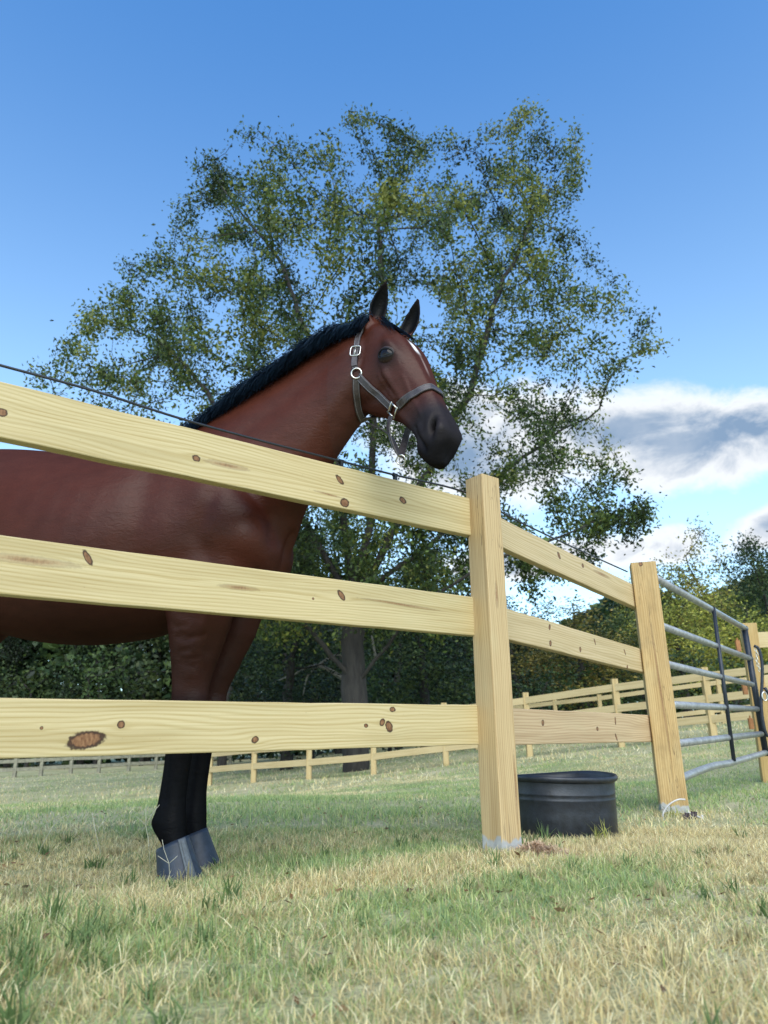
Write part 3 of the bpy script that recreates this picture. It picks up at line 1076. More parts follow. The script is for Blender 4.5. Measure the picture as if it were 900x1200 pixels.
    co = co + seg(co, [(.32, 0, 1.12), (.31, 0, .98), (.24, 0, .88)], .018, -.016, N)
    N = normals()
    for it in range(2):
        L = lap(co)
        co = np.where(many[:, None], co + .5 * (L - co), co)
    N = normals()
    q = hinv(co)
    inh = (q[:, 0] > .0)
    D = np.zeros_like(co)
    for sg in (-1, 1):
        # skull
        D += blob(q, (.197, -.012, sg * .092), (.034, .012, .02), .013, N)                 # brow
        D += blob(q, (.218, -.043, sg * .098), (.022, .014, .03), -.004, N)                # socket
        D += blob(q, (.240, -.076, sg * .092), (.02, .009, .02), .0035, N)                 # lower lid bag
        D += blob(q, (.120, -.020, sg * .088), (.025, .018, .03), -.007, N)                # hollow above the eye
        D += seg(q, [(.265, -.088, sg * .088), (.32, -.098, sg * .078), (.385, -.105, sg * .062)], .009, .0075, N)   # facial crest
        D += seg(q, [(.28, -.055, sg * .08), (.36, -.055, sg * .062), (.45, -.062, sg * .052)], .014, -.0045, N)
        D += seg(q, [(.25, -.11, sg * .09), (.30, -.125, sg * .075), (.355, -.125, sg * .06), (.40, -.10, sg * .058)], .0055, .003, N)    # facial vein
        D += seg(q, [(.33, -.05, sg * .07), (.42, -.075, sg * .056), (.50, -.085, sg * .054)], .006, .0028, N)
        D += blob(q, (.13, -.16, sg * .085), (.06, .06, .04), .008, N)                     # masseter
        D += seg(q, [(.30, -.13, sg * .07), (.27, -.20, sg * .06), (.215, -.255, sg * .05)], .016, -.006, N)
        D += seg(q, [(.40, -.125, sg * .055), (.48, -.128, sg * .05)], .016, -.005, N)
        D += blob(q, (.03, -.12, sg * .08), (.035, .05, .03), .005, N)
        # nostril: raised rim round a deep slanting slit
        fr = (np.array([.80, -.60, 0]), np.array([.60, .80, 0]), np.array([0, 0, 1.]))
        D += blob(q, (.585, -.074, sg * .052), (.030, .020, .03), .010, N, fr)
        D += blob(q, (.583, -.076, sg * .052), (.021, .0085, .03), -.036, N, fr)
        D += blob(q, (.606, -.060, sg * .046), (.014, .010, .03), .007, N, fr)
        # mouth and chin
        D += seg(q, [(.512, -.137, sg * .052), (.56, -.143, sg * .05), (.61, -.143, sg * .042), (.645, -.137, sg * .02)], .0058, -.012, N)
        D += blob(q, (.512, -.133, sg * .053), (.008, .008, .02), -.005, N)
        D += seg(q, [(.53, -.115, sg * .054), (.58, -.122, sg * .05), (.63, -.12, sg * .035)], .010, .004, N)
    D += blob(q, (.585, -.172, 0), (.024, .016, .03), .010, N)
    D += blob(q, (.66, -.12, 0), (.01, .012, .006), -.003, N)
    co = co + D * inh[:, None]
    N = normals()
    me.polygons.foreach_set('use_smooth', np.ones(len(me.polygons), bool))
    # ---- coat colours
    q = hinv(co)
    z, x, y = co[:, 2], co[:, 0], co[:, 1]
    sm = lambda v, a, b: np.clip((v - a) / (b - a), 0, 1) ** 2 * (3 - 2 * np.clip((v - a) / (b - a), 0, 1))
    n1 = fbm3(co, 9, 1, 3)
    n2 = fbm3(co, 40, 2, 2)
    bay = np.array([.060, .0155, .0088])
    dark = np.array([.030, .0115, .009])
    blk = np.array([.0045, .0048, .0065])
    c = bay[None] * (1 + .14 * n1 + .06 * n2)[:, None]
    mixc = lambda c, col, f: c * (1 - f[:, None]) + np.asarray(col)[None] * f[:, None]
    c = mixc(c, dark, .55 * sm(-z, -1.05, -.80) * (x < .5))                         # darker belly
    c = mixc(c, (.044, .017, .014), .5 * sm(z, 1.25, 1.5) * (x < -.05))             # back
    c = mixc(c, (.082, .023, .0135), .45 * sm(x, .1, .5) * (q[:, 0] < .02))           # warmer neck
    lz = z + .05 * n1
    c = mixc(c, dark, .5 * sm(-lz, -.85, -.66))
    c = mixc(c, blk, sm(-lz, -.61, -.47))
    hm = (q[:, 0] > .05) & (x > .5)
    c = mixc(c, (.056, .020, .015), .6 * hm)
    muz = sm(q[:, 0] - .35 * (q[:, 1] + .1) + .02 * n1, .405, .52) * hm
    c = mixc(c, (.019, .018, .021), muz * .94)
    lip = sm(q[:, 0] - .6 * (q[:, 1] + .13), .56, .635) * hm
    c = mixc(c, (.005, .005, .006), lip * .8)
    for sg in (-1, 1):
        e = np.exp(-.5 * (((q - np.array([.220, -.045, sg * .09])) / np.array([.036, .028, .04])) ** 2).sum(1))
        c = mixc(c, (.012, .010, .011), np.clip(e * 1.15, 0, 1) * hm)
        fr = (np.array([.80, -.60, 0]), np.array([.60, .80, 0]), np.array([0, 0, 1.]))
        dd = q - np.array([.583, -.076, sg * .052])
        dd = np.stack([dd @ f for f in fr], -1) / np.array([.021, .0095, .03])
        c = mixc(c, (.001, .001, .001), np.exp(-.5 * (dd ** 2).sum(1)) * hm)
    # star on the forehead
    st = np.exp(-((q[:, 2] - .006 + .004 * n2) / .0135) ** 4 - ((q[:, 0] - .205) / (.036 + .008 * n2)) ** 4)
    st2 = np.exp(-((q[:, 2] - .002 + .003 * n2) / .006) ** 4 - ((q[:, 0] - .30) / .05) ** 4)
    c = mixc(c, (.85, .82, .80), np.clip(st, 0, 1) * (q[:, 1] > -.02) * hm)
    c = mixc(c, (.28, .20, .18), .7 * np.clip(st2, 0, 1) * (q[:, 1] > -.03) * hm)
    # inside of the ears
    for sg in (1, -1):
        root = EAR_ROOT[sg]
        tip = EAR_TIP[sg]
        ax = (tip - root) / np.linalg.norm(tip - root)
        u = (co - root) @ ax
        rad = np.linalg.norm(co - root - u[:, None] * ax, axis=1)
        near = (u > .02) & (rad < .07) & (q[:, 0] < .06)
        face = EAR_FACE[sg]
        face = face - ax * (face @ ax)
        face /= np.linalg.norm(face)
        c = mixc(c, (.006, .006, .007), near * sm(N @ face, -.15, .25) * sm(u, .02, .05))
        c = mixc(c, (.012, .008, .008), near * sm(u, .13, .17))
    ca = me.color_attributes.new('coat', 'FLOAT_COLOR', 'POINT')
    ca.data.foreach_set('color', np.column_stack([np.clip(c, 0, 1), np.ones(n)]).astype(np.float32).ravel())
    return me, co, N


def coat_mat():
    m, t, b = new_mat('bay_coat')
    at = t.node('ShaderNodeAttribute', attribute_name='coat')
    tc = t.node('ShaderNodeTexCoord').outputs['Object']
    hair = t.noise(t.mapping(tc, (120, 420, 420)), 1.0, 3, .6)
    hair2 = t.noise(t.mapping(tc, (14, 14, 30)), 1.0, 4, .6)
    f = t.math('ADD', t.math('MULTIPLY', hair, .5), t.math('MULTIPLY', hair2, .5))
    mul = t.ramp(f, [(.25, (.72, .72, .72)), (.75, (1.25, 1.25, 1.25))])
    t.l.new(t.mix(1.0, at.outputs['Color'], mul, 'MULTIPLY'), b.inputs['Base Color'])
    b.inputs['Roughness'].default_value = .40
    sr = t.node('ShaderNodeSeparateXYZ')
    t.l.new(at.outputs['Vector'], sr.inputs[0])
    b.inputs['Specular IOR Level'].default_value = 0
    gl = t.node('ShaderNodeBsdfGlossy')
    gl.inputs['Roughness'].default_value = .40
    gl.inputs['Color'].default_value = (1, .93, .88, 1)
    mx = t.node('ShaderNodeMixShader')
    t.l.new(t.math('ADD', .006, t.math('MULTIPLY', t.smooth(sr.outputs[0], .008, .05), .012)), mx.inputs[0])
    t.l.new(b.outputs[0], mx.inputs[1])
    t.l.new(gl.outputs[0], mx.inputs[2])
    t.l.new(mx.outputs[0], t.n['Material Output'].inputs[0])
    b.inputs['Sheen Weight'].default_value = .0
    b.inputs['Sheen Roughness'].default_value = .4
    b.inputs['Sheen Tint'].default_value = (.75, .55, .5, 1)
    bp = t.node('ShaderNodeBump')
    bp.inputs['Strength'].default_value = .6
    bp.inputs['Distance'].default_value = .003
    wr = t.noise(t.mapping(tc, (26, 26, 60)), 1.0, 3, .55, 1.2)
    t.l.new(t.math('ADD', t.math('MULTIPLY', hair, .25), t.math('MULTIPLY', wr, .9)), bp.inputs['Height'])
    t.l.new(bp.outputs[0], b.inputs['Normal'])
    t.l.new(bp.outputs[0], gl.inputs['Normal'])
    return m


def hair_mat():
    m, t, b = new_mat('black_hair')
    at = t.node('ShaderNodeAttribute', attribute_name='tone')
    t.l.new(at.outputs['Color'], b.inputs['Base Color'])
    b.inputs['Roughness'].default_value = .42
    b.inputs['Specular IOR Level'].default_value = .6
    return m


M_COAT, M_HAIR = coat_mat(), hair_mat()
hmesh, hco, hno = build_horse_mesh()
hmesh.name = 'body'
hmesh.materials.append(M_COAT)
hbody = bpy.data.objects.new('body', hmesh)
COL.objects.link(hbody)
hbody.parent = horse
_npoly = len(hmesh.polygons)
_lv = np.empty(len(hmesh.loops), np.int32)
hmesh.loops.foreach_get('vertex_index', _lv)
hbvh = BVHTree.FromPolygons(hco.tolist(), _lv.reshape(-1, 4).tolist())


def onskin(p, off=.004):
    loc, nor, i, d = hbvh.find_nearest(Vector(p))
    return loc + nor * off, nor


# ---- hair
def strands(name, roots, seed, width=.0032, tone=((.002, .006, .014), (.010, .028, .052)), parent=None, skin=True):  # blue sheen of the sky is mixed into the black hair tones
    """roots: list of point lists (paths); ribbons with a little roll"""
    rng = random.Random(seed)
    V, F, C = [], [], []
    for path in roots:
        path = [Vector(p) for p in path]
        n = len(path)
        base = len(V)
        roll = rng.uniform(-.8, .8)
        k = rng.random()
        col = [a + (b_ - a) * k for a, b_ in zip(*tone)]
        for i, p in enumerate(path):
            tg = (path[min(i + 1, n - 1)] - path[max(i - 1, 0)]).normalized()
            ref = Vector((math.cos(roll), .0, math.sin(roll)))
            sd_ = tg.cross(ref)
            if sd_.length < .05:
                sd_ = tg.cross(Vector((0, 1, 0)))
            if skin:
                sd_ = tg.cross(onskin(p)[1]) if False else sd_
            sd_.normalize()
            wd = width * (1 - .75 * (i / (n - 1)) ** 2)
            V += [p - sd_ * wd * .5, p + sd_ * wd * .5]
            C += [col, col]
        for i in range(n - 1):
            a = base + 2 * i
            F.append((a, a + 1, a + 3, a + 2))
    o = mesh_obj(name, V, F, M_HAIR, parent, True)
    ca = o.data.color_attributes.new('tone', 'FLOAT_COLOR', 'POINT')
    ca.data.foreach_set('color', np.column_stack([np.array(C), np.ones(len(C))]).astype(np.float32).ravel())
    return o


def build_hair():
    rng = random.Random(5)
    crest = spline([(-.16, 0, 1.60), (-.02, 0, 1.645), (.16, -.02, 1.725), (.31, -.04, 1.79), (.45, -.07, 1.85), (.57, -.10, 1.878), (.675, -.112, 1.885)], 60)
    # snap to the real top of the neck
    top = []
    for p in crest:
        hit = hbvh.ray_cast(Vector((p[0], p[1], p[2] + .3)), Vector((0, 0, -1)))
        top.append(hit[0] if hit[0] else Vector(p))
    paths = []
    for k in range(7000):
        u = rng.random() * 58.99
        i = int(u)
        r = top[i].lerp(top[i + 1], u - i)
        side = rng.gauss(-.004, .012)
        t = (top[i + 1] - top[i]).normalized()
        lat = Vector((0, 0, 1)).cross(t).normalized()         # to the horse's left
        r = r + lat * side
        r = onskin(r, -.004)[0]
        L = (.095 + .060 * min(1, u / 25) + .008 * math.sin(u * 1.7)) * rng.uniform(.72, 1.08)
        if u > 52:
            L *= .8
        lift = rng.uniform(.004, .016) if rng.random() > .14 else rng.uniform(.012, .030)
        p = [r]
        d = (Vector((0, 0, 1)) * rng.uniform(.3, .9) - lat * rng.uniform(.6, 1.0) + t * rng.uniform(-.25, .1)).normalized()
        n = 7
        step = L / n
        g = rng.uniform(.65, 1.0)
        for j in range(n):
            q = p[-1] + d * step
            s, nor = onskin(q, 0)
            dist = (q - s).dot(nor)
            low = lift * (1 - .6 * j / n) if j > 1 else .0
            if dist < low * .6 + .004:
                q = s + nor * (low * .6 + .004)
            p.append(q)
            d = (d + Vector((0, 0, -1)) * g * .55 - lat * .10 - t * .05 + Vector((rng.gauss(0, .06), rng.gauss(0, .06), 0))).normalized()
        paths.append(p)
    strands('mane', paths, 1, .0032, parent=horse)
    paths = []
    for k in range(420):
        a = rng.gauss(.012, .022)
        root = Vector(hd(.012 + rng.uniform(-.03, .03), .012, a))
        root = onskin(root, -.003)[0]
        L = rng.uniform(.07, .145)
        d = Vector(H_D * .35 + H_A * .8 + H_L * (a * 5 + rng.gauss(.1, .22))).normalized()
        p = [root]
        n = 8
        for j in range(n):
            q = p[-1] + d * (L / n)
            s, nor = onskin(q, 0)
            low = .004 + .012 * math.sin(PI * j / n) * rng.uniform(.3, 1)
            if (q - s).dot(nor) < low:
                q = s + nor * low
            p.append(q)
            d = (d + Vector(H_A) * .55 + Vector(H_L) * (a * 2.0 + .0)).normalized()
        paths.append(p)
    strands('forelock', paths, 2, .0036, parent=horse)
    paths = []
    for k in range(700):
        a, b = rng.gauss(0, .018), rng.gauss(0, .02)
        p = [Vector((-1.33 + abs(b), a, 1.38 + b))]
        d = Vector((-1, a * 8, .1)).normalized()
        L = rng.uniform(.75, 1.0)
        for j in range(10):
            p.append(p[-1] + d * L / 10)
            d = (d + Vector((.12, rng.gauss(0, .05), -.55))).normalized()
        paths.append(p)
    strands('tail', paths, 3, .007, parent=horse)


build_hair()


# ---- eyes, boots
def build_eye(sg):
    m = MB()
    c = Vector(hd(.218, -.042, sg * .0715))
    n = Vector(H_L * sg * .98 + H_D * .03 + H_A * .14).normalized()
    u = Vector(H_A - n * 0)
    u = (u - n * u.dot(n)).normalized()
    w = n.cross(u)
    rings = []
    for i in range(13):
        a = PI * i / 12
        rr, h = .0410 * math.sin(a), .0410 * math.cos(a)
        rings.append([c + n * h + u * (max(rr, 1e-4) * math.cos(2 * PI * k / 24)) + w * (max(rr, 1e-4) * math.sin(2 * PI * k / 24)) for k in range(24)])
    m.loft(rings)
    e = m.build('eye', M_EYE, horse)
    # lids: a shell over the ball with an almond opening
    along = Vector(H_A) * .60 + Vector(H_D) * .80
    along = (along - n * along.dot(n)).normalized()
    upp = n.cross(along)
    if upp.dot(Vector(H_D)) < 0:
        upp = -upp
    if upp.dot(Vector(-H_A)) < 0:
        upp = -upp
    RR = .0410
    for nm, half, mat in (('upper_eyelid', 1, M_LID), ('lower_eyelid', -1, M_LID)):
        rows, nT = [], 19
        for r_ in range(8):
            s_ = [-.05, .0, .10, .22, .36, .55, .8, 1.0][r_]
            row = []
            for i in range(nT):
                th = PI * i / (nT - 1) * half
                cx = math.cos(th)
                x = .0290 * cx
                y = (.0158 if half > 0 else .0125) * abs(math.sin(th)) ** .85 * half - .0040 * (cx + .2) * .8
                ox, oy = RR * .992 * math.cos(th), RR * .992 * math.sin(th)
                px_, py_ = x + (ox - x) * s_, y + (oy - y) * s_
                lift = [.0006, .0030, .0040, .0022, .0032 if half > 0 else .002, .0022, .0015, .001][r_]
                q2 = min(px_ * px_ + py_ * py_, RR * RR * .998)
                h = math.sqrt(RR * RR - q2)
                dirv = (along * px_ + upp * py_ + n * h).normalized()
                row.append(c + dirv * (RR - .0002 + lift))
            rows.append(row)
        mm = MB()
        mm.add([p for rw in rows for p in rw], [(a * nT + k, a * nT + k + 1, (a + 1) * nT + k + 1, (a + 1) * nT + k) for a in range(7) for k in range(nT - 1)])
        o = mm.build(nm, mat, horse)
        ca = o.data.color_attributes.new('tone', 'FLOAT_COLOR', 'POINT')
        tn = [(.004, .004, .005), (.005, .005, .006), (.009, .008, .009), (.020, .015, .014), (.046, .028, .024) if half > 0 else (.022, .014, .012), (.030, .015, .012), (.026, .012, .009), (.024, .011, .009)]
        ca.data.foreach_set('color', np.array([(*tn[a], 1) for a in range(8) for k in range(nT)], np.float32).ravel())


M_EYE, _t, _b = new_mat('horse_eye')
_b.inputs['Base Color'].default_value = (.006, .004, .004, 1)
_b.inputs['Roughness'].default_value = .05
_b.inputs['Specular IOR Level'].default_value = .25
M_LID, _t, _b = new_mat('eyelid_skin')
_t.l.new(_t.node('ShaderNodeAttribute', attribute_name='tone').outputs['Color'], _b.inputs['Base Color'])
_b.inputs['Roughness'].default_value = .5
_b.inputs['Specular IOR Level'].default_value = .2
build_eye(1)
build_eye(-1)

M_BOOT = simple_mat('boot_rubber', (.019, .029, .048), .5, 0, 60, .3, .3)
M_VELCRO = simple_mat('boot_velcro', (.12, .135, .15), .75, 0, 90, .25, .4)
for sg in (-1, 1):
    dx = 0 if sg < 0 else -.030
    y = sg * (.105 if sg < 0 else .100)
    m = MB()
    rings = []
    prof = [(.112, -.012, .046, .042), (.116, -.012, .050, .046), (.104, -.009, .053, .048), (.078, .0, .058, .053), (.042, .012, .066, .060), (.006, .024, .076, .069), (.004, .024, .080, .072), (.004, .024, .072, .066)]
    for z, xc, a, b in prof:
        ring = []
        for k in range(32):
            t = 2 * PI * k / 32
            tilt = .022 * math.cos(t) * min(1, z / .12)
            wob = 1 + .012 * math.sin(3 * t + z * 30)
            ring.append(Vector((xc + dx - .006 + a * math.cos(t) * wob, y + b * math.sin(t) * wob, max(z + tilt, .002) - .022)))
        rings.append(ring)
    m.loft(rings)
    boot = m.build('bell_boot', M_BOOT, horse)
    if sg > 0:
        continue
    m = MB()
    for lay, (w0, off) in enumerate(((.22, .0035), (.11, .007))):
        rows = []
        for z, xc, a, b in prof[1:6]:
            row = []
            for k in range(6):
                t = -sg * 0 + (-.62 if sg < 0 else -.5) + (k / 5 - .5) * w0 * 2
                tilt = .022 * math.cos(t) * min(1, z / .12)
                row.append(Vector((xc + dx - .006 + (a + off) * math.cos(t), y + (b + off) * math.sin(t), z + tilt - .024)))
            rows.append(row)
        v = [p for r_ in rows for p in r_]
        m.add(v, [(i * 6 + k, i * 6 + k + 1, i * 6 + k + 7, i * 6 + k + 6) for i in range(4) for k in range(5)])
    o = m.build('fastening_tab', M_VELCRO, boot)
    sm_ = o.modifiers.new('thickness', 'SOLIDIFY')
    sm_.thickness = .003
# ---- leather halter, a part of the horse it is buckled on
M_LEATHER = simple_mat('halter_leather', (.046, .036, .037), .42, 0, 70, .35, .35)
M_LEATHER2 = simple_mat('halter_lining', (.040, .030, .026), .6, 0, 70, .3, .3)
M_STITCH = simple_mat('halter_thread', (.20, .19, .20), .6)
M_STEEL = simple_mat('halter_steel', (.62, .60, .54), .3, 1.0, 60, .1)
halter = empty('halter', (0, 0, 0))
halter.parent = horse


def strap_path(pts, n, snap, off):
    """pts in head coordinates -> (position, outward normal) along the strap"""
    P = spline(np.array([hd(*p) for p in pts]), n)
    out = []
    for i, p in enumerate(P):
        if snap:
            q, nor = onskin(p, off)
        else:
            q, nor = Vector(p), None
        out.append([q, nor])
    return out


def strap(name, pts, width, thick=.0045, n=40, snap=True, off=.003, mat=None, stitch=True, nrm=None, parent=None):
    path = strap_path(pts, n, snap, off)
    ps = [p for p, _ in path]
    # even out the ribbon so that it lies taut instead of following every dip
    if snap:
        for it in range(6):
            for i in range(1, n - 1):
                mid = (ps[i - 1] + ps[i + 1]) * .5
                d = mid - ps[i]
                nor = path[i][1]
                k = d.dot(nor)
                ps[i] = ps[i] + nor * max(k, 0) * .6 + (d - nor * k) * .5
    rings, top = [], []
    for i, p in enumerate(ps):
        tg = (ps[min(i + 1, n - 1)] - ps[max(i - 1, 0)]).normalized()
        nor = path[i][1] if snap else Vector(nrm(i / (n - 1)))
        if snap:
            nor = sum((path[j][1] for j in range(max(0, i - 3), min(n, i + 4))), Vector())
        nor = (nor - tg * nor.dot(tg)).normalized()
        sd_ = tg.cross(nor)
        h, w = thick, width * .5
        rings.append([p + sd_ * w * a + nor * h * b for a, b in ((-1, 0), (-1, .7), (-.9, 1), (.9, 1), (1, .7), (1, 0))])
        top.append((p, sd_, nor))
    m = MB()
    m.loft(rings)
    o = m.build(name, mat or M_LEATHER, parent or halter, smooth=False)
    if stitch:
        m = MB()
        for e in (-.72, .72):
            line = [p + sd_ * width * .5 * e + nor * (thick + .0004) for p, sd_, nor in top]
            m.tube(line, .0007, 4)
        m.build('stitching', M_STITCH, o)
    return ps, top


def build_halter():
    sq = (.378, -.155, .046)
    ringp = (.168, -.168, .101)
    for sg in (1, -1):
        mir = lambda P: [(a, b, c * sg) for a, b, c in P]
        # cheek ring and square ring stand on the skin
        ps, top = strap('cheek_strap', mir([(.180, -.168, .098), (.21, -.168, .09), (.274, -.163, .066), (.345, -.156, .050), (.368, -.154, .046)]), .028)
        ps, top = strap('crown_strap', mir([(.150, -.160, .106), (.134, -.151, .11), (.085, -.115, .105), (.02, -.08, .09), (-.008, -.045, .074), (-.022, -.015, .045), (-.025, .0, .0)]), .022)
        p, sd_, nor = top[9]
        tg = sd_.cross(nor)
        if sg > 0:
            m = MB()
            c = p + nor * .006
            loop = []
            for k in range(20):
                a = 2 * PI * k / 20
                ca, sa = math.cos(a), math.sin(a)
                loop.append(c + sd_ * .019 * math.copysign(abs(ca) ** .45, ca) + tg * .021 * math.copysign(abs(sa) ** .45, sa) + nor * .003)
            m.tube(loop + [loop[0]], .0026, 6, cap=False)
            m.tube([c - tg * .02 + nor * .003, c + tg * .02 + nor * .006], .0018, 6)
            m.build('buckle', M_STEEL, halter)
            m = MB()
            base = [top[j] for j in range(1, 8)]
            rr = [[q + s_ * .010 * a + n_ * (.006 + .003 * b) for a, b in ((-1, 0), (-1, 1), (1, 1), (1, 0))] for q, s_, n_ in base]
            m.loft(rr)
            m.build('strap_tongue', M_LEATHER, halter, smooth=False)
        q, nor = onskin(hd(*mir([ringp])[0]), .008)
        u = Vector(H_A) - nor * Vector(H_A).dot(nor)
        u.normalize()
        w = nor.cross(u)
        m = MB()
        m.ring(q, u, w, .0185, .0185, .0032)
        m.build('cheek_ring', M_STEEL, halter)
        q, nor = onskin(hd(*mir([sq])[0]), .008)
        dirn = Vector(hd(.345, -.156, .05 * sg)) - Vector(hd(.378, -.155, .046 * sg))
        u = dirn - nor * dirn.dot(nor)
        u.normalize()
        w = nor.cross(u)
        m = MB()
        cs = [q + u * a + w * b for a, b in ((.017, .019), (-.017, .019), (-.017, -.019), (.017, -.019))]
        for a, b in ((0, 1), (1, 2), (2, 3), (3, 0)):
            e = (cs[b] - cs[a]).normalized() * .004
            m.tube([cs[a] - e, cs[b] + e], .0029, 7)
        m.build('square_ring', M_STEEL, halter)
        # slack chin strap
        pts = mir([(.392, -.172, .046), (.41, -.20, .045), (.436, -.218, .038), (.47, -.236, .022), (.503, -.246, .006)])
        side = Vector(H_L) * sg
        strap('chin_strap', pts, .024, n=18, snap=False, stitch=False, nrm=lambda t: side * (1 - .5 * t) - Vector(H_D) * (.3 + .9 * t), mat=M_LEATHER)
        # throat strap behind the jaw
        ps, top = strap('throat_strap', mir([(.182, -.182, .098), (.195, -.200, .092), (.215, -.232, .07), (.24, -.268, .035), (.248, -.285, .0)]), .026, mat=M_LEATHER2, off=.004)
    pts = [(.387, -.131, .047), (.405, -.09, .056), (.419, -.055, .053), (.427, -.012, .032), (.43, -.004, 0)]
    full = pts + [(a, b, -c) for a, b, c in pts[-2::-1]]
    strap('noseband', full, .028, n=64)
    q = Vector(hd(.518, -.251, 0))
    m = MB()
    m.ring(q, Vector(H_A) * .9 - Vector(H_L) * .43, Vector(H_D), .0165, .0165, .0028)
    m.build('chin_ring', M_STEEL, halter)
    strap('jaw_strap', [(.258, -.278, 0), (.30, -.262, 0), (.36, -.24, 0), (.42, -.232, 0), (.50, -.246, 0)], .020, n=24, snap=False, stitch=False, nrm=lambda t: -Vector(H_D), mat=M_LEATHER2)


build_halter()
# ------------------------------------------------------------------ wire over the top rail
M_WIRE = simple_mat('wire_black', (.018, .02, .024), .45, 0, 80, .2)
M_CLIP = simple_mat('clip_black', (.01, .01, .012), .5)


def build_wire():
    q = P1 - N1 * .068
    q2 = P1 - N2 * .07
    pts = [at_plane(x, y, q, N1) for x, y in ((-160, 384), (0, 428), (110, 458), (210, 490), (300, 515), (390, 538), (460, 556), (545, 577))]
    pts += [at_plane(x, y, q2, N2) for x, y in ((600, 607), (660, 636), (735, 670))]
    P = spline([tuple(p) for p in pts], 120)
    m = MB()
    m.tube([Vector(p) for p in P], .0042, 8)
    o = m.build('fence_wire', M_WIRE, None)
    tag(o, 'thin black wire strung just above the top rail, crossing the horse neck', 'wire')
    for x in (402, 461):
        i = int(np.argmin([abs((Vector(p) - at_plane(x, 540 if x == 402 else 558, q, N1)).length) for p in P]))
        p = Vector(P[i])
        m = MB()
        m.box(p + Vector((0, 0, -.014)) , U1 * .006, N1 * .007, Vector((0, 0, .012)))
        m.tube([p - U1 * .010, p + U1 * .010], .0075, 8)
        m.build('wire_clip', M_CLIP, o, smooth=False)


build_wire()


# ------------------------------------------------------------------ feed tub
def build_tub():
    M_TUB = simple_mat('tub_rubber', (.016, .019, .026), .42, 0, 35, .4, .35)
    c = Vector((.755, 3.33, 0))
    c.z = float(terrain(c.x, c.y))
    a, b_ = .228, .21
    m = MB()
    prof = [(.0, .0), (.90, .0), (.935, .012), (.945, .10), (.950, .150), (.954, .152), (.954, .157), (.950, .159), (.955, .172), (.959, .174), (.959, .179), (.955, .181), (.965, .222),
            (1.01, .228), (1.028, .234), (1.028, .243), (1.012, .249), (.985, .248), (.955, .235), (.935, .10), (.915, .025), (.88, .016), (.0, .014)]
    rings = []
    for r, z in prof:
        ring = []
        for k in range(48):
            t = 2 * PI * k / 48
            e = .82                                            # a slightly squared oval
            x = a * max(r, .001) * math.copysign(abs(math.cos(t)) ** e, math.cos(t))
            y = b_ * max(r, .001) * math.copysign(abs(math.sin(t)) ** e, math.sin(t))
            w = .006 * math.sin(2 * t + .6) * (z / .25)
            ring.append(Vector((x, y, z + w - .008)))
        rings.append(ring)
    k0 = 12
    m.loft(rings[:k0 + 1], True, False)
    m2 = MB()
    m2.loft(rings[k0:], False, True)
    root = empty('feed_tub', c, R(12), 'low black rubber tub on the grass between the two wooden posts', 'tub')
    m.build('tub_wall', M_TUB, root)
    m2.build('rim', M_TUB, root)


build_tub()


# ------------------------------------------------------------------ tube gate and its far post
M_GALV = simple_mat('gate_paint', (.34, .34, .335), .38, .45, 25, .3, .2)
M_GDARK = simple_mat('gate_dark', (.020, .025, .034), .45, .2, 25, .3)


def build_gate():
    A = at_depth(778, 800, 4.34)
    B = at_depth(886, 810, 6.15)
    d = Vector((B.x - A.x, B.y - A.y, 0)).normalized()
    n = Vector((d.y, -d.x, 0))
    root = empty('tube_gate', (A.x, A.y, 0), 0, 'dark tubular metal farm gate with six bars, the lowest one bent', 'gate')
    o = Vector((A.x, A.y, 0))
    bars = [[(757, 671), (874, 737)], [(763, 729), (880, 772)], [(768, 775), (881, 802)], [(773, 825), (887, 831)], [(778, 873), (892, 860)], [(782, 919), (820, 903), (838, 897), (852, 895), (897, 882)]]
    for k, b in enumerate(bars):
        pts = [at_plane(x, y, A, n) - o for x, y in b]
        if len(pts) > 2:
            pts = [Vector(p) for p in spline([tuple(p) for p in pts], 16)]
        m = MB()
        m.tube(pts, .0225 if k else .0235, 12)
        m.build('gate_bar', M_GALV, root)
    m = MB()
    m.tube([at_plane(872, 734, A, n) - o, at_plane(898, 886, A, n) - o], .024, 12)
    m.build('end_upright', M_GDARK, root)
    m = MB()
    m.tube([at_plane(761, 670, A, n) - o, at_plane(786, 908, A, n) - o], .022, 12)
    m.build('hinge_upright', M_GDARK, root)
    m = MB()
    w = n * .018
    m.tube([at_plane(833, 712, A, n) - o + w, at_plane(857, 892, A, n) - o + w], .014, 10)
    m.build('brace', M_GDARK, root)
    # latch chain and its snap
    m = MB()
    c = at_plane(882, 768, A, n) - o + n * .03
    rng = random.Random(3)
    for k in range(9):
        p = c + Vector((.006 * math.sin(k), 0, .05 - .022 * k))
        u = Vector((0, 0, 1)) if k % 2 else d
        m.ring(p, Vector((0, 0, 1)), (d if k % 2 else n), .015, .009, .0032, 12, 6)
    m.build('latch_chain', M_STEEL, root)
    return A, B, d, n


GA, GB, GD, GN = build_gate()


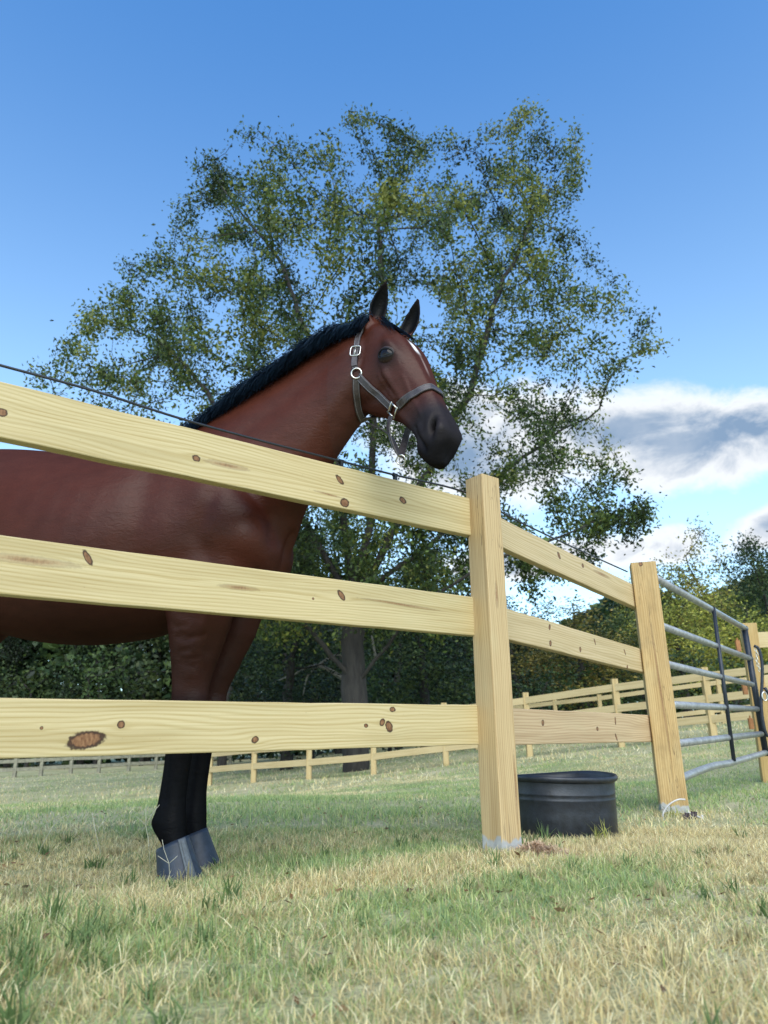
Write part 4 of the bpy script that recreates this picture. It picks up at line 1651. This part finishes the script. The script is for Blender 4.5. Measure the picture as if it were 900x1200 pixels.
def build_far_gatepost():
    base = at_depth(898, 893, 6.35)
    tz = float(terrain(base.x, base.y))
    top = at_depth(877, 731, 6.38)
    root = empty('gate_end_fence', (base.x, base.y, tz), 0, 'pine fence stub and its post at the free end of the metal gate', 'fence')
    o = Vector((base.x, base.y, tz))
    post('fence_post', Vector((-.0, 0, -.2)), Vector((top.x - .005, top.y, top.z)) - o, .125, .11, Vector((math.cos(R(-18)), math.sin(R(-18)), 0)), wood_mat('far_gate_post_pine', [], 51, (.92, .86, .72), 1, dirt=.3), root, 0, 9)
    for k, (y, h) in enumerate(((.80, .14), (.42, .14), (1.18, .14))):
        a = Vector((.03, .08, y))
        b = a + Vector((2.1, .9, .18))
        plank('rail', a, b, (0, 0, 1), h, .038, wood_mat('stub_rail_%d' % k, [], 60 + k, (1, .97, 1), 0), root, 10, .001, 20 + k)
    # small orange insulator blocks and the white knob on the inner side of the post
    for k, (px, py, s) in enumerate(((865, 757, .035), (873, 808, .03), (880, 848, .032))):
        p = at_depth(px, py, 6.30) - o
        m = MB()
        m.box(p, Vector((.018, 0, 0)), Vector((0, .012, 0)), Vector((0, 0, s * 1.4)))
        m.tube([p + Vector((0, 0, s * 1.4)), p + Vector((0, 0, s * 1.4 + .02))], .007, 8)
        m.build('insulator_block', M_ORANGE, root, smooth=False)
    # lead rope hung on the post
    pts = [at_depth(x, y, 6.05) for x, y in ((884, 757), (889, 760), (893, 778), (893, 800), (892, 825), (894, 845), (899, 862), (905, 862), (908, 840), (902, 815), (896, 806))]
    P = spline([tuple(p) for p in pts], 50)
    m = MB()
    m.tube([Vector(p) for p in P], .013, 8)
    rope = m.build('lead_rope', M_GDARK, None)
    tag(rope, 'black lead rope hanging in a loop on the post beyond the gate', 'rope')
    m = MB()
    p = at_depth(896, 816, 6.03)
    m.ring(p, Vector((1, 0, 0)), Vector((0, 0, 1)), .02, .035, .006, 16, 6)
    m.build('snap_hook', M_STEEL, rope)


M_ORANGE = simple_mat('insulator_orange', (.42, .17, .05), .5)
build_far_gatepost()


# ------------------------------------------------------------------ odds and ends at the foot of the gate post
def build_cord():
    m = MB()
    b = Vector((1.46, 3.93, 0))
    z = float(terrain(b.x, b.y))
    def P(x, y, Y=3.95):
        Y = 3.78
        p = at_depth(x, y, Y)
        return p
    pts = [P(778, 963), P(777, 954), P(784, 943), P(795, 937), P(803, 937)]
    m.tube([Vector(p) for p in spline([tuple(p) for p in pts], 24)], .0042, 7)
    pts = [P(806, 952, 4.0), P(818, 957, 4.0), P(834, 965, 4.0)]
    m.tube([Vector(p) for p in spline([tuple(p) for p in pts], 16)], .0042, 7)
    pts = [P(823, 955, 3.97), P(822, 962, 3.97), P(815, 967, 3.97)]
    m.tube([Vector(p) for p in spline([tuple(p) for p in pts], 12)], .006, 7)
    o = m.build('cord', simple_mat('cord_white', (.48, .46, .44), .6), None)
    tag(o, 'loop of white cord sticking out of the grass at the foot of the gate post', 'cord')
    m = MB()
    for k in range(5):
        p = P(797 + 3.6 * k, 958 - .8 * k, 3.98)
        m.tube([p + Vector((0, 0, -.05)), p + Vector((.018, 0, .014 + .004 * (k % 2)))], .0085, 8)
    o = m.build('pipe_stub', simple_mat('stub_dark', (.035, .022, .022), .6), None)
    tag(o, 'dark ribbed stub lying beside the white cord by the gate post', 'pipe')


build_cord()


def build_straw_heap():
    rng = np.random.RandomState(8)
    c = Vector((.50, 2.66, 0))
    V, F, C = [], [], []
    for k in range(2200):
        r = abs(rng.normal(0, .06))
        a = rng.uniform(0, 6.28)
        h = .04 * math.exp(-(r / .06) ** 2) * rng.uniform(.2, 1)
        p = Vector((c.x + r * math.cos(a) * 1.5, c.y + r * math.sin(a), c.z + h))
        d = Vector((rng.normal(), rng.normal(), rng.normal(0, .35))).normalized() * rng.uniform(.012, .03)
        w = d.cross(Vector((0, 0, 1))).normalized() * .0012
        b = len(V)
        V += [p - d - w, p - d + w, p + d + w, p + d - w]
        F.append((b, b + 1, b + 2, b + 3))
    o = mesh_obj('dead_grass', V, F, simple_mat('dead_grass_straw', (.50, .35, .23), .8, 0, 60, .4))
    tag(o, 'small clump of reddish dead grass beside the corner post', kind='stuff')


build_straw_heap()


def build_seed_stalks():
    M_ST = simple_mat('seed_stalk', (.42, .40, .30), .6)
    rows = [[((176, 1018), (174, 985), (171, 968), (171, 945)), ((171, 968), (177, 955), (187, 943)), ((171, 967), (160, 957))],
            [((199, 1030), (198, 1012), (192, 995), (190, 984)), ((198, 1012), (208, 1003)), ((198, 1012), (185, 1003))],
            [((40, 1010), (52, 985), (66, 962)), ((66, 962), (60, 950)), ((66, 962), (78, 955))],
            [((118, 1000), (112, 975), (108, 952)), ((112, 975), (122, 962))]]
    for k, r in enumerate(rows):
        m = MB()
        for line in r:
            pts = [at_depth(x, y, 2.18 if k < 2 else 2.05) for x, y in line]
            m.tube(pts, .0008, 5)
        o = m.build('grass_stalk', M_ST, None)
        tag(o, ['pale three-pronged seed stalk in front of the horse fetlock', 'short pale seed stalk in front of the blue boot', 'thin grass stalk left of the horse, the leftmost one', 'thin forked grass stalk between the leftmost stalk and the boot'][k], 'grass stalk', 'seed stalks')


build_seed_stalks()


# ------------------------------------------------------------------ paddock fences beyond
def far_post_at(px, py, Y, ph):
    b = at_depth(px, py, Y)
    return b


def build_far_fences():
    mats = [wood_mat('far_pine_%d' % k, [], 70 + k, (.86, .84, .86), 0) for k in range(3)]
    pm = wood_mat('far_post_pine', [], 75, (.9, .95, 1), 1)

    def run(label, posts, hz, rail_z, ph, pw, rail_h, mt, group, thick=.04, front=-1):
        root_p = Vector((posts[0][0], posts[0][1], posts[0][2]))
        root = empty('paddock_fence', root_p, 0, label, 'fence', group)
        proto_p = proto_r = None
        for i, p in enumerate(posts):
            p = Vector(p)
            if proto_p is None:
                proto_p = post('fence_post', Vector((0, 0, -.3)), Vector((0, 0, ph)), pw, pw, (1, 0, 0), mt[1], root, 0, 3)
                o = proto_p
            else:
                o = proto_p.copy()
                COL.objects.link(o)
                o.parent = root
            o.location = p - root_p
            if i < len(posts) - 1:
                q = Vector(posts[i + 1])
                for k, z in enumerate(rail_z):
                    f = Vector((q.y - p.y, -(q.x - p.x), 0)).normalized() * front
                    off = f * (pw * .5 + .002)
                    if off.y > 0 and front < 0:
                        pass
                    plank('rail', p + off + Vector((0, 0, z)) - root_p, q + off + Vector((0, 0, z)) - root_p, (0, 0, 1), rail_h, thick, mt[0][(i + k) % 3], root, 3, .002, i * 7 + k, uvoff=i * 2.0)
    # middle fence: climbs from the dip behind the horse to the crest on the right
    base = [((-40, 930), 22.5), ((60, 926), 21.5), ((130, 924), 20.7), ((190, 923), 20.1), ((245, 921), 19.5), ((297, 920), 18.5), ((362, 917), 17.7), ((438, 912), 17.2), ((523, 901), 16.8), ((621, 887), 16.4), ((728, 873), 15.3), ((836, 862), 14.3), ((950, 850), 13.4), ((1070, 838), 12.6)]
    ps = []
    for (px, py), Y in base[4:]:
        p = at_depth(px, py, Y)
        ps.append((p.x, p.y, float(terrain(p.x, p.y))))
    run('pale pine rail fence crossing the paddock behind the legs and tub, climbing to the gate', ps, 0, (.38, .76, 1.18), 1.36, .125, .145, (mats, pm), 'paddock fences', front=1)
    # fence seen through it, further back on the right
    pf = [at_depth(x, y, Y) for (x, y), Y in (((560, 892), 25), ((655, 884), 24.2), ((708, 876), 23.6), ((770, 868), 23), ((850, 858), 22.4), ((930, 850), 21.8))]
    run('second pine rail fence glimpsed through the first, further off behind the gate', [(p.x, p.y, float(terrain(p.x, p.y))) for p in pf], 0, (.40, .80, 1.2), 1.32, .12, .13, (mats, pm), 'paddock fences', front=1)
    # old grey fence far off on the left
    M_OLD = simple_mat('weathered_board', (.24, .225, .16), .8, 0, 8, .3)
    lf = [at_depth(x, y, Y) for (x, y), Y in (((-60, 913), 37), ((-20, 910), 37.5), ((17, 908), 38), ((48, 905.5), 38.6), ((83, 902.5), 39.3), ((116, 899.5), 40), ((151, 896), 41), ((183, 892.5), 42), ((225, 889), 43.2), ((270, 885), 44.5))]
    run('weathered grey rail fence at the far left edge of the paddock', [(p.x, p.y, float(terrain(p.x, p.y))) for p in lf], 0, (.38, .78, 1.2), 1.36, .16, .17, ([M_OLD] * 3, M_OLD), 'paddock fences', front=1)


build_far_fences()
# ------------------------------------------------------------------ trees
def leaf_mat(name, cols, trans=.3):
    m, t, b = new_mat(name)
    at = t.node('ShaderNodeAttribute', attribute_name='tone')
    oi = t.node('ShaderNodeObjectInfo')
    hs = t.node('ShaderNodeHueSaturation')
    t.l.new(at.outputs['Color'], hs.inputs['Color'])
    t.l.new(t.math('ADD', .475, t.math('MULTIPLY', oi.outputs['Random'], .045)), hs.inputs['Hue'])
    t.l.new(t.math('ADD', .65, t.math('MULTIPLY', oi.outputs['Random'], .8)), hs.inputs['Value'])
    t.l.new(hs.outputs[0], b.inputs['Base Color'])
    b.inputs['Roughness'].default_value = .5
    b.inputs['Specular IOR Level'].default_value = .3
    tr = t.node('ShaderNodeBsdfTranslucent')
    t.l.new(hs.outputs[0], tr.inputs[0])
    mx = t.node('ShaderNodeMixShader')
    mx.inputs[0].default_value = trans
    t.l.new(b.outputs[0], mx.inputs[1])
    t.l.new(tr.outputs[0], mx.inputs[2])
    t.l.new(mx.outputs[0], t.n['Material Output'].inputs[0])
    return m


M_LEAF = leaf_mat('leaf', None)


def bark_mat():
    m, t, b = new_mat('bark')
    tc = t.node('ShaderNodeTexCoord').outputs['Object']
    n = t.noise(t.mapping(tc, (9, 9, 1.6)), 1.0, 5, .65)
    t.l.new(t.ramp(n, [(.3, (.012, .010, .009)), (.7, (.042, .037, .031))]), b.inputs['Base Color'])
    b.inputs['Roughness'].default_value = .9
    bp = t.node('ShaderNodeBump')
    bp.inputs['Distance'].default_value = .04
    t.l.new(n, bp.inputs['Height'])
    t.l.new(bp.outputs[0], b.inputs['Normal'])
    return m


M_BARK = bark_mat()


def leaves_mesh(name, P, size, rng, pal, asp=.55, upbias=.35, tone_seed=0):
    """one bent leaf (two triangles folded along the midrib as a kite) at every point"""
    n = len(P)
    d = rng.normal(size=(n, 3))
    d[:, 2] -= .25
    d /= np.linalg.norm(d, axis=1)[:, None]
    up = rng.normal(size=(n, 3)) * .8
    up[:, 2] += upbias
    w = np.cross(d, up)
    w /= np.maximum(np.linalg.norm(w, axis=1), 1e-6)[:, None]
    nn = np.cross(w, d)
    s = size * rng.uniform(.6, 1.35, n)[:, None]
    a = P - d * s * .5
    b = P + w * s * asp * .5 + nn * s * .10
    c = P + d * s * .5
    e = P - w * s * asp * .5 + nn * s * .10
    V = np.stack([a, b, c, e], 1).reshape(-1, 3)
    F = (np.arange(n)[:, None] * 4 + np.arange(4)[None]).astype(np.int32)
    me = bpy.data.meshes.new(name)
    me.vertices.add(4 * n)
    me.vertices.foreach_set('co', V.astype(np.float32).ravel())
    me.loops.add(4 * n)
    me.loops.foreach_set('vertex_index', F.ravel())
    me.polygons.add(n)
    me.polygons.foreach_set('loop_start', np.arange(0, 4 * n, 4, dtype=np.int32))
    me.update(calc_edges=True)
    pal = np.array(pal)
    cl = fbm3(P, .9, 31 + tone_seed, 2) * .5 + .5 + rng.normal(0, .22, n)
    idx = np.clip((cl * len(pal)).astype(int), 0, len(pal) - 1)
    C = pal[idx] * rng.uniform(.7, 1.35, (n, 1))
    ca = me.color_attributes.new('tone', 'FLOAT_COLOR', 'POINT')
    ca.data.foreach_set('color', np.column_stack([np.repeat(C, 4, 0), np.ones(4 * n)]).astype(np.float32).ravel())
    me.materials.append(M_LEAF)
    return me


def colonize(attr, nodes, parents, step, infl, kill, iters, rng):
    """space colonization: grows a skeleton towards the attraction points"""
    nodes, parents = [np.array(p, float) for p in nodes], list(parents)
    attr = np.array(attr)
    alive = np.ones(len(attr), bool)
    near_i = np.zeros(len(attr), int)
    near_d = np.full(len(attr), 1e9)
    for i, p in enumerate(nodes):
        d = np.linalg.norm(attr - p, axis=1)
        m = d < near_d
        near_i[m], near_d[m] = i, d[m]
    for it in range(iters):
        act = alive & (near_d < infl)
        if not act.any():
            if not alive.any():
                break
            act = alive & (near_d < near_d[alive].min() + step)
        idx = np.nonzero(act)[0]
        vec = attr[idx] - np.array(nodes)[near_i[idx]]
        vec /= np.maximum(np.linalg.norm(vec, axis=1), 1e-6)[:, None]
        src = near_i[idx]
        newn = []
        for s in np.unique(src):
            v = vec[src == s].sum(0) + rng.normal(0, .25, 3)
            l = np.linalg.norm(v)
            if l < 1e-4:
                continue
            newn.append((s, nodes[s] + v / l * step))
        if not newn:
            break
        for s, p in newn:
            i = len(nodes)
            nodes.append(p)
            parents.append(int(s))
            d = np.linalg.norm(attr - p, axis=1)
            m = d < near_d
            near_i[m], near_d[m] = i, d[m]
        alive &= near_d > kill
    return np.array(nodes), np.array(parents)


def tree_tubes(nodes, parents, r_tip, expo, sides_thick=9, rmax=None, min_r=0.0):
    n = len(nodes)
    load = np.zeros(n)
    kids = np.bincount(parents[parents >= 0], minlength=n)
    load[kids == 0] = r_tip ** expo
    for i in range(n - 1, 0, -1):
        if load[i] == 0:
            load[i] = r_tip ** expo
        load[parents[i]] += load[i]
    rad = np.maximum(load, r_tip ** expo) ** (1 / expo)
    if rmax:
        rad = rad * (rmax / rad[0]) ** np.clip((rad - r_tip) / (rad[0] - r_tip), 0, 1)
    V, F = [], []
    children = [[] for _ in range(n)]
    for i in range(1, n):
        children[parents[i]].append(i)
    # chains: follow the thickest child
    stack = [(0, None)]
    base = 0
    while stack:
        st, par = stack.pop()
        chain = [par] if par is not None else []
        cur = st
        while True:
            chain.append(cur)
            ch = sorted(children[cur], key=lambda c: -rad[c])
            for c in ch[1:]:
                stack.append((c, cur))
            if not ch:
                break
            cur = ch[0]
        if len(chain) < 2:
            continue
        rs = [rad[c] for c in chain]
        if par is not None:
            rs[0] = rad[st]
        k = sides_thick if max(rs) > .12 else (5 if max(rs) > .035 else 3)
        pts = nodes[chain]
        prev = None
        rows = []
        for j, p in enumerate(pts):
            tg = pts[min(j + 1, len(pts) - 1)] - pts[max(j - 1, 0)]
            tg = tg / max(np.linalg.norm(tg), 1e-9)
            if prev is None:
                u = np.cross(tg, [0.3, .9, .1])
            else:
                u = prev - tg * (prev @ tg)
            u /= max(np.linalg.norm(u), 1e-9)
            prev = u
            w = np.cross(tg, u)
            an = np.arange(k) * 2 * PI / k
            rows.append(p + (np.cos(an)[:, None] * u + np.sin(an)[:, None] * w) * rs[j])
        V.append(np.concatenate(rows))
        for j in range(len(pts) - 1):
            a = base + j * k + np.arange(k)
            b = base + j * k + (np.arange(k) + 1) % k
            F.append(np.column_stack([a, b, b + k, a + k]))
        base += len(pts) * k
    return np.concatenate(V), np.concatenate(F), rad, kids


def in_poly(x, y, poly):
    c = np.zeros(len(x), bool)
    n = len(poly)
    j = n - 1
    for i in range(n):
        xi, yi = poly[i]
        xj, yj = poly[j]
        m = ((yi > y) != (yj > y)) & (x < (xj - xi) * (y - yi) / (yj - yi + 1e-12) + xi)
        c ^= m
        j = i
    return c


PAL_OAK = [(.018, .028, .010), (.028, .043, .013), (.045, .068, .018), (.070, .098, .023), (.105, .130, .030), (.165, .165, .034)]
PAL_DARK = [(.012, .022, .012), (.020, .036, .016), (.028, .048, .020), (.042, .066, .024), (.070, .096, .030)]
PAL_SUNLIT_GOLD = [(.10, .11, .028), (.17, .17, .036), (.26, .24, .046), (.34, .29, .06), (.40, .33, .08)]  # low sun on these yellowish trees is put into the leaf colours


def build_main_tree():
    rng = np.random.RandomState(12)
    Y0 = 20.0
    base = at_depth(415, 872, Y0)
    gz = float(terrain(base.x, Y0))
    outl = [(60, 520), (30, 455), (70, 405), (90, 350), (135, 300), (185, 262), (205, 215), (250, 160), (320, 122), (385, 118), (440, 100), (480, 140), (520, 150), (560, 145), (600, 128), (650, 112), (690, 165), (700, 225), (680, 275), (715, 300), (760, 340), (800, 405), (770, 440), (700, 470), (720, 520), (780, 590), (760, 640), (690, 665), (640, 700), (560, 740), (470, 770), (380, 760), (300, 760), (200, 700), (120, 640), (80, 580)]
    poly = [(lambda p: (p.x - base.x, p.z - gz))(at_depth(x, y, Y0)) for x, y in outl]
    px, pz = np.array([p[0] for p in poly]), np.array([p[1] for p in poly])
    pts = []
    while len(pts) < 2300:
        x = rng.uniform(px.min(), px.max(), 4000)
        z = rng.uniform(pz.min(), pz.max(), 4000)
        ok = in_poly(x, z, poly)
        x, z = x[ok], z[ok]
        # distance to the outline decides how deep the crown is there
        d = np.full(len(x), 1e9)
        for (ax_, az_), (bx, bz) in zip(poly, poly[1:] + poly[:1]):
            ab = np.array([bx - ax_, bz - az_])
            t = np.clip(((x - ax_) * ab[0] + (z - az_) * ab[1]) / (ab @ ab), 0, 1)
            d = np.minimum(d, np.hypot(x - ax_ - t * ab[0], z - az_ - t * ab[1]))
        half = np.minimum(6.5, 1.55 * np.sqrt(np.maximum(d, 0) * 3.2))
        y = rng.uniform(-1, 1, len(x)) * half
        # hold the points on the photo's sight lines: nearer points sit lower and closer in
        k = (Y0 + y) / Y0
        ex = base.x + x
        X = ex * k - base.x
        Z = (z + gz - EYE) * k + EYE - gz
        P = np.column_stack([X, y, Z])
        hole = fbm3(P, .75, 5, 2)
        upper = sstep(z, 8, 16)
        P = P[hole > -.30 - .25 * (1 - upper)]
        pts += list(P)
    pts = np.array(pts[:2300])
    # trunk that forks into leaning leaders
    nodes, par = [(0, 0, -.3)], [-1]
    def grow(i0, path):
        i = i0
        for p in path:
            a = np.array(nodes[i])
            p = np.array(p, float)
            k = max(1, int(np.linalg.norm(p - a) / .5))
            for q in range(1, k + 1):
                nodes.append(tuple(a + (p - a) * q / k + rng.normal(0, .035, 3)))
                par.append(i)
                i = len(nodes) - 1
        return i
    t1 = grow(0, [(.05, 0, 2.2), (.0, .1, 4.6)])
    grow(t1, [(-1.6, .5, 7.2), (-3.6, .8, 10.0), (-5.4, .6, 12.4)])
    a = grow(t1, [(-.35, -.5, 7.4), (-1.0, -.8, 11.5), (-2.3, -.6, 15.5)])
    grow(t1, [(.5, .8, 7.0), (.6, 1.0, 11.0), (1.0, .6, 15.0), (.9, .4, 18.0)])
    grow(t1, [(1.5, -.6, 6.9), (3.4, -1.0, 10.4), (4.6, -1.0, 14.0), (5.9, -.6, 17.0)])
    grow(t1, [(1.9, .4, 6.0), (4.3, .5, 8.3), (6.6, .4, 10.0)])
    t2 = t1 - 4
    grow(t2, [(1.8, -1.4, 4.2), (4.0, -2.0, 5.3), (6.2, -2.2, 6.0)])
    grow(t2, [(-1.8, -1.2, 4.6), (-4.2, -1.6, 6.0), (-6.6, -1.2, 8.2)])
    N, Pn = colonize(pts, nodes, par, .42, 3.2, .62, 120, rng)
    V, F, rad, kids = tree_tubes(N, Pn, .009, 2.25, 10, rmax=.37)
    root = empty('broadleaf_tree', (base.x, Y0, gz), 0, 'tall airy broadleaf tree rising behind the horse, sky showing through its open crown', 'tree')
    trunk = mesh_obj('trunk', V, F.astype(np.int32), M_BARK, root, True)
    # leaves gather in sprays round the thin twigs
    thin = np.nonzero((rad < .030) & (np.arange(len(N)) > 60))[0]
    zz = N[thin, 2]
    dens = np.where(zz > 10.5, 1.0, np.where(N[thin, 0] > 3, .75, 1.0) + .55 * sstep(-zz, -10.5, -6.5))
    tuft = (rng.rand(len(thin)) < np.where(zz > 8, .80, 1.0)) | (kids[thin] == 0)
    cnt = rng.poisson(58 * tuft * dens * np.clip(.9 + .8 * fbm3(N[thin], 1.1, 9, 2), .12, 2.0))
    src = np.repeat(thin, cnt)
    q = rng.normal(size=(len(src), 3)) * .20
    P = N[src] + q + (N[Pn[src]] - N[src]) * rng.rand(len(src), 1)
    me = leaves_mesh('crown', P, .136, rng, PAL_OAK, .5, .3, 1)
    crown = bpy.data.objects.new('crown', me)
    COL.objects.link(crown)
    crown.parent = root


build_main_tree()


def proto_tree(seed, height, spread, low, nattr, leaf, per, pal, rt):
    """a woodland-edge tree: returns (trunk mesh, crown mesh)"""
    rng = np.random.RandomState(seed)
    lobes = []
    for k in range(11):
        a = rng.uniform(0, 2 * PI)
        f = rng.uniform(0, 1)
        z = low + (height - low) * (.10 + .82 * f)
        rr = spread * (1 - abs(f - .42) ** 1.5) * rng.uniform(.25, .75)
        lobes.append((rr * math.cos(a), rr * math.sin(a), z, spread * rng.uniform(.30, .52), (height - low) * rng.uniform(.10, .19)))
    lobes.append((0, 0, height * .86, spread * .35, height * .15))
    pts = []
    for k in range(nattr):
        lx, ly, lz, r, h = lobes[rng.randint(len(lobes))]
        d = rng.normal(size=3)
        d /= np.linalg.norm(d)
        d *= rng.rand() ** .4
        pts.append((lx + d[0] * r, ly + d[1] * r, max(lz + d[2] * h, low * .6)))
    pts = np.array(pts)
    nodes, par = [(0, 0, -.4)], [-1]
    top = height * .62
    for k in range(1, int(top / .7)):
        nodes.append((rng.normal(0, .05) + .15 * math.sin(k * .3 + seed), rng.normal(0, .05), k * .7 - .4))
        par.append(k - 1)
    N, Pn = colonize(pts, nodes, par, .7, 4.5, 1.0, 60, rng)
    V, F, rad, kids = tree_tubes(N, Pn, .016, 2.3, 8, rmax=rt)
    tm = bpy.data.meshes.new('trunk')
    tm.from_pydata(V.tolist(), [], F.tolist())
    tm.polygons.foreach_set('use_smooth', np.ones(len(tm.polygons), bool))
    tm.materials.append(M_BARK)
    thin = np.nonzero((rad < .07) & (np.arange(len(N)) > len(nodes)))[0]
    cnt = rng.poisson(per * np.clip(1 + .7 * fbm3(N[thin], .8, seed, 2), .2, 2), len(thin))
    src = np.repeat(thin, cnt)
    P = N[src] + rng.normal(size=(len(src), 3)) * .42
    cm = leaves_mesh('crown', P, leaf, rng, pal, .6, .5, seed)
    return tm, cm


def build_wood():
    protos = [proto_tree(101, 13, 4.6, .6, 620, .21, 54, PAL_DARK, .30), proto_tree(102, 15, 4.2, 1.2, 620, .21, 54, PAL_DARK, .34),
              proto_tree(103, 12, 4.8, .3, 620, .21, 56, PAL_DARK, .28), proto_tree(104, 14, 4.4, 2.0, 560, .21, 48, PAL_SUNLIT_GOLD, .30)]
    names = [('dark_tree', 'broad dark green tree'), ('tall_dark_tree', 'tall dark green tree'), ('low_dark_tree', 'low-branched dark tree'), ('golden_tree', 'golden-green tree')]
    # px of the stem, depth, target px of the top, which prototype, yaw, label
    spots = [(10, 57, 690, 1, 1.0, 'dark wood-edge tree behind the leftmost stretch of the grey fence'),
             (95, 55, 700, 2, 2.0, 'dark bushy wood-edge tree below the horse belly'),
             (175, 57, 690, 0, 2.9, 'dark wood-edge tree just behind the horse forearm'),
             (262, 42, 640, 1, 4.1, 'dark wood-edge tree seen right of the horse forearm'),
             (335, 45, 620, 2, .6, 'dark wood-edge tree with bare dead boughs before it'),
             (400, 50, 560, 1, 5.0, 'dark wood-edge tree directly behind the main trunk'),
             (470, 43, 655, 0, 3.6, 'dark wood-edge tree just right of the main trunk'),
             (535, 48, 690, 2, 1.5, 'dark wood-edge tree half hidden by the corner post'),
             (610, 42, 700, 0, .2, 'dark wood-edge tree just right of the corner post'),
             (662, 46, 690, 3, 2.2, 'yellowish wood-edge tree between the two wooden posts'),
             (712, 40, 720, 2, 3.0, 'dark wood-edge tree left of the gate post'),
             (765, 52, 668, 3, 1.1, 'small olive tree showing just past the gate post top'),
             (812, 42, 655, 3, 4.4, 'golden-green tree over the middle of the gate'),
             (862, 50, 598, 3, 2.6, 'tall airy tree standing highest behind the gate'),
             (872, 38, 680, 3, 5.2, 'golden-green tree in front of the tallest tree by the gate end'),
             (338, 27, 640, 0, 2.4, 'leafy understory tree filling the gap between the horse chest and the main trunk'),
             (500, 28, 640, 2, 4.9, 'leafy understory tree between the main trunk and the corner post'),
             (690, 31, 690, 3, .7, 'yellow-green understory tree behind the middle side rail'),
             (925, 42, 630, 0, 1.9, 'dark tree rising past the right end of the gate')]
    for k, (px, Y, ty, pi, yaw, lab) in enumerate(spots):
        b = at_depth(px, 880, Y)
        gz = float(terrain(b.x, Y))
        top = at_depth(px, ty, Y).z - gz
        H = [13, 15, 12, 14][pi]
        s = top / (H * 1.03)
        tm, cm = protos[pi]
        r = empty(names[pi][0], (b.x, Y, gz - .1), yaw, lab, 'tree', 'trees of the wood edge')
        wx = min(1.5, max(s, 1.0)) if s < 1 else s
        r.scale = (max(s, .85), max(s, .85), s)
        for nm, me in (('trunk', tm), ('crown', cm)):
            o = bpy.data.objects.new(nm, me)
            COL.objects.link(o)
            o.parent = r
    # undergrowth along the edge of the wood
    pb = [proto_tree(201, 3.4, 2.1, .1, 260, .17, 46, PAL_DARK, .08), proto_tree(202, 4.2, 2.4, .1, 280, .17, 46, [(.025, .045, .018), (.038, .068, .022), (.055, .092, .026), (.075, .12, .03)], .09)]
    sh = [(30, 52, 775, 1, 'green shrub at the wood edge under the belly, far left'), (110, 51, 760, 1, 'bright leafy shrub between the belly and the forearm'),
          (165, 53, 775, 0, 'dark shrub close behind the horse forearm'), (300, 31, 790, 0, 'dark shrub right of the forearms'), (365, 34, 770, 1, 'green shrub left of the main trunk'),
          (455, 30, 780, 0, 'dark shrub right of the main trunk'), (515, 33, 760, 1, 'green shrub left of the corner post'), (575, 30, 800, 0, 'dark shrub behind the corner post'), (640, 30, 790, 0, 'dark shrub right of the corner post'),
          (700, 31, 770, 1, 'green shrub midway between the two wooden posts'), (760, 33, 780, 0, 'dark shrub behind the gate post'), (815, 31, 765, 0, 'dark shrub behind the gate bars'), (880, 30, 770, 1, 'green shrub at the free end of the gate')]
    for k, (px, Y, ty, pi, lab) in enumerate(sh):
        b = at_depth(px, 880, Y)
        gz = float(terrain(b.x, Y))
        s = (at_depth(px, ty, Y).z - gz) / [3.4, 4.2][pi]
        r = empty('shrub', (b.x, Y, gz - .1), k * 1.3, lab, 'shrub', 'shrubs along the wood edge')
        r.scale = (max(s, 1.15), max(s, 1.15), s)
        for nm, me in (('stem', pb[pi][0]), ('foliage', pb[pi][1])):
            o = bpy.data.objects.new(nm, me)
            COL.objects.link(o)
            o.parent = r
    # bare dead bough left of the trunk
    m = MB()
    for line, r0 in ((((410, 800), (372, 780), (345, 790), (320, 800)), .10), (((385, 772), (362, 790), (355, 815)), .07), (((440, 770), (436, 740), (446, 712)), .06), (((372, 780), (392, 768), (415, 772)), .05)):
        pts = [at_depth(x, y, 27) for x, y in line]
        P = spline([tuple(p) for p in pts], 14)
        m.tube([Vector(p) for p in P], [r0 * (1 - .75 * i / 13) for i in range(14)], 7)
    o = m.build('dead_bough', simple_mat('dead_wood', (.20, .19, .165), .9, 0, 6, .4), None)
    tag(o, 'bare grey dead boughs in the shade left of the main trunk', 'branch')
    # the wood behind, one mass of leaves too far in to count
    rng = np.random.RandomState(77)
    n = 90000
    x = rng.uniform(-62, 62, n)
    yy = rng.uniform(55, 66, n)
    top = 10 + 4.0 * sstep(-x, -2, 8) + 2.2 * fbm3(np.column_stack([x]), .35, 3, 3) - 2.0 * np.exp(-((x - 9) / 7) ** 2)
    z = terrain(x, yy) + top * rng.rand(n) ** .7
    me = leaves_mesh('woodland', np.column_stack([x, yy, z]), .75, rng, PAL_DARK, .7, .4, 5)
    o = bpy.data.objects.new('woodland', me)
    COL.objects.link(o)
    tag(o, 'dark depth of the wood behind the nearer trees', kind='stuff')


build_wood()
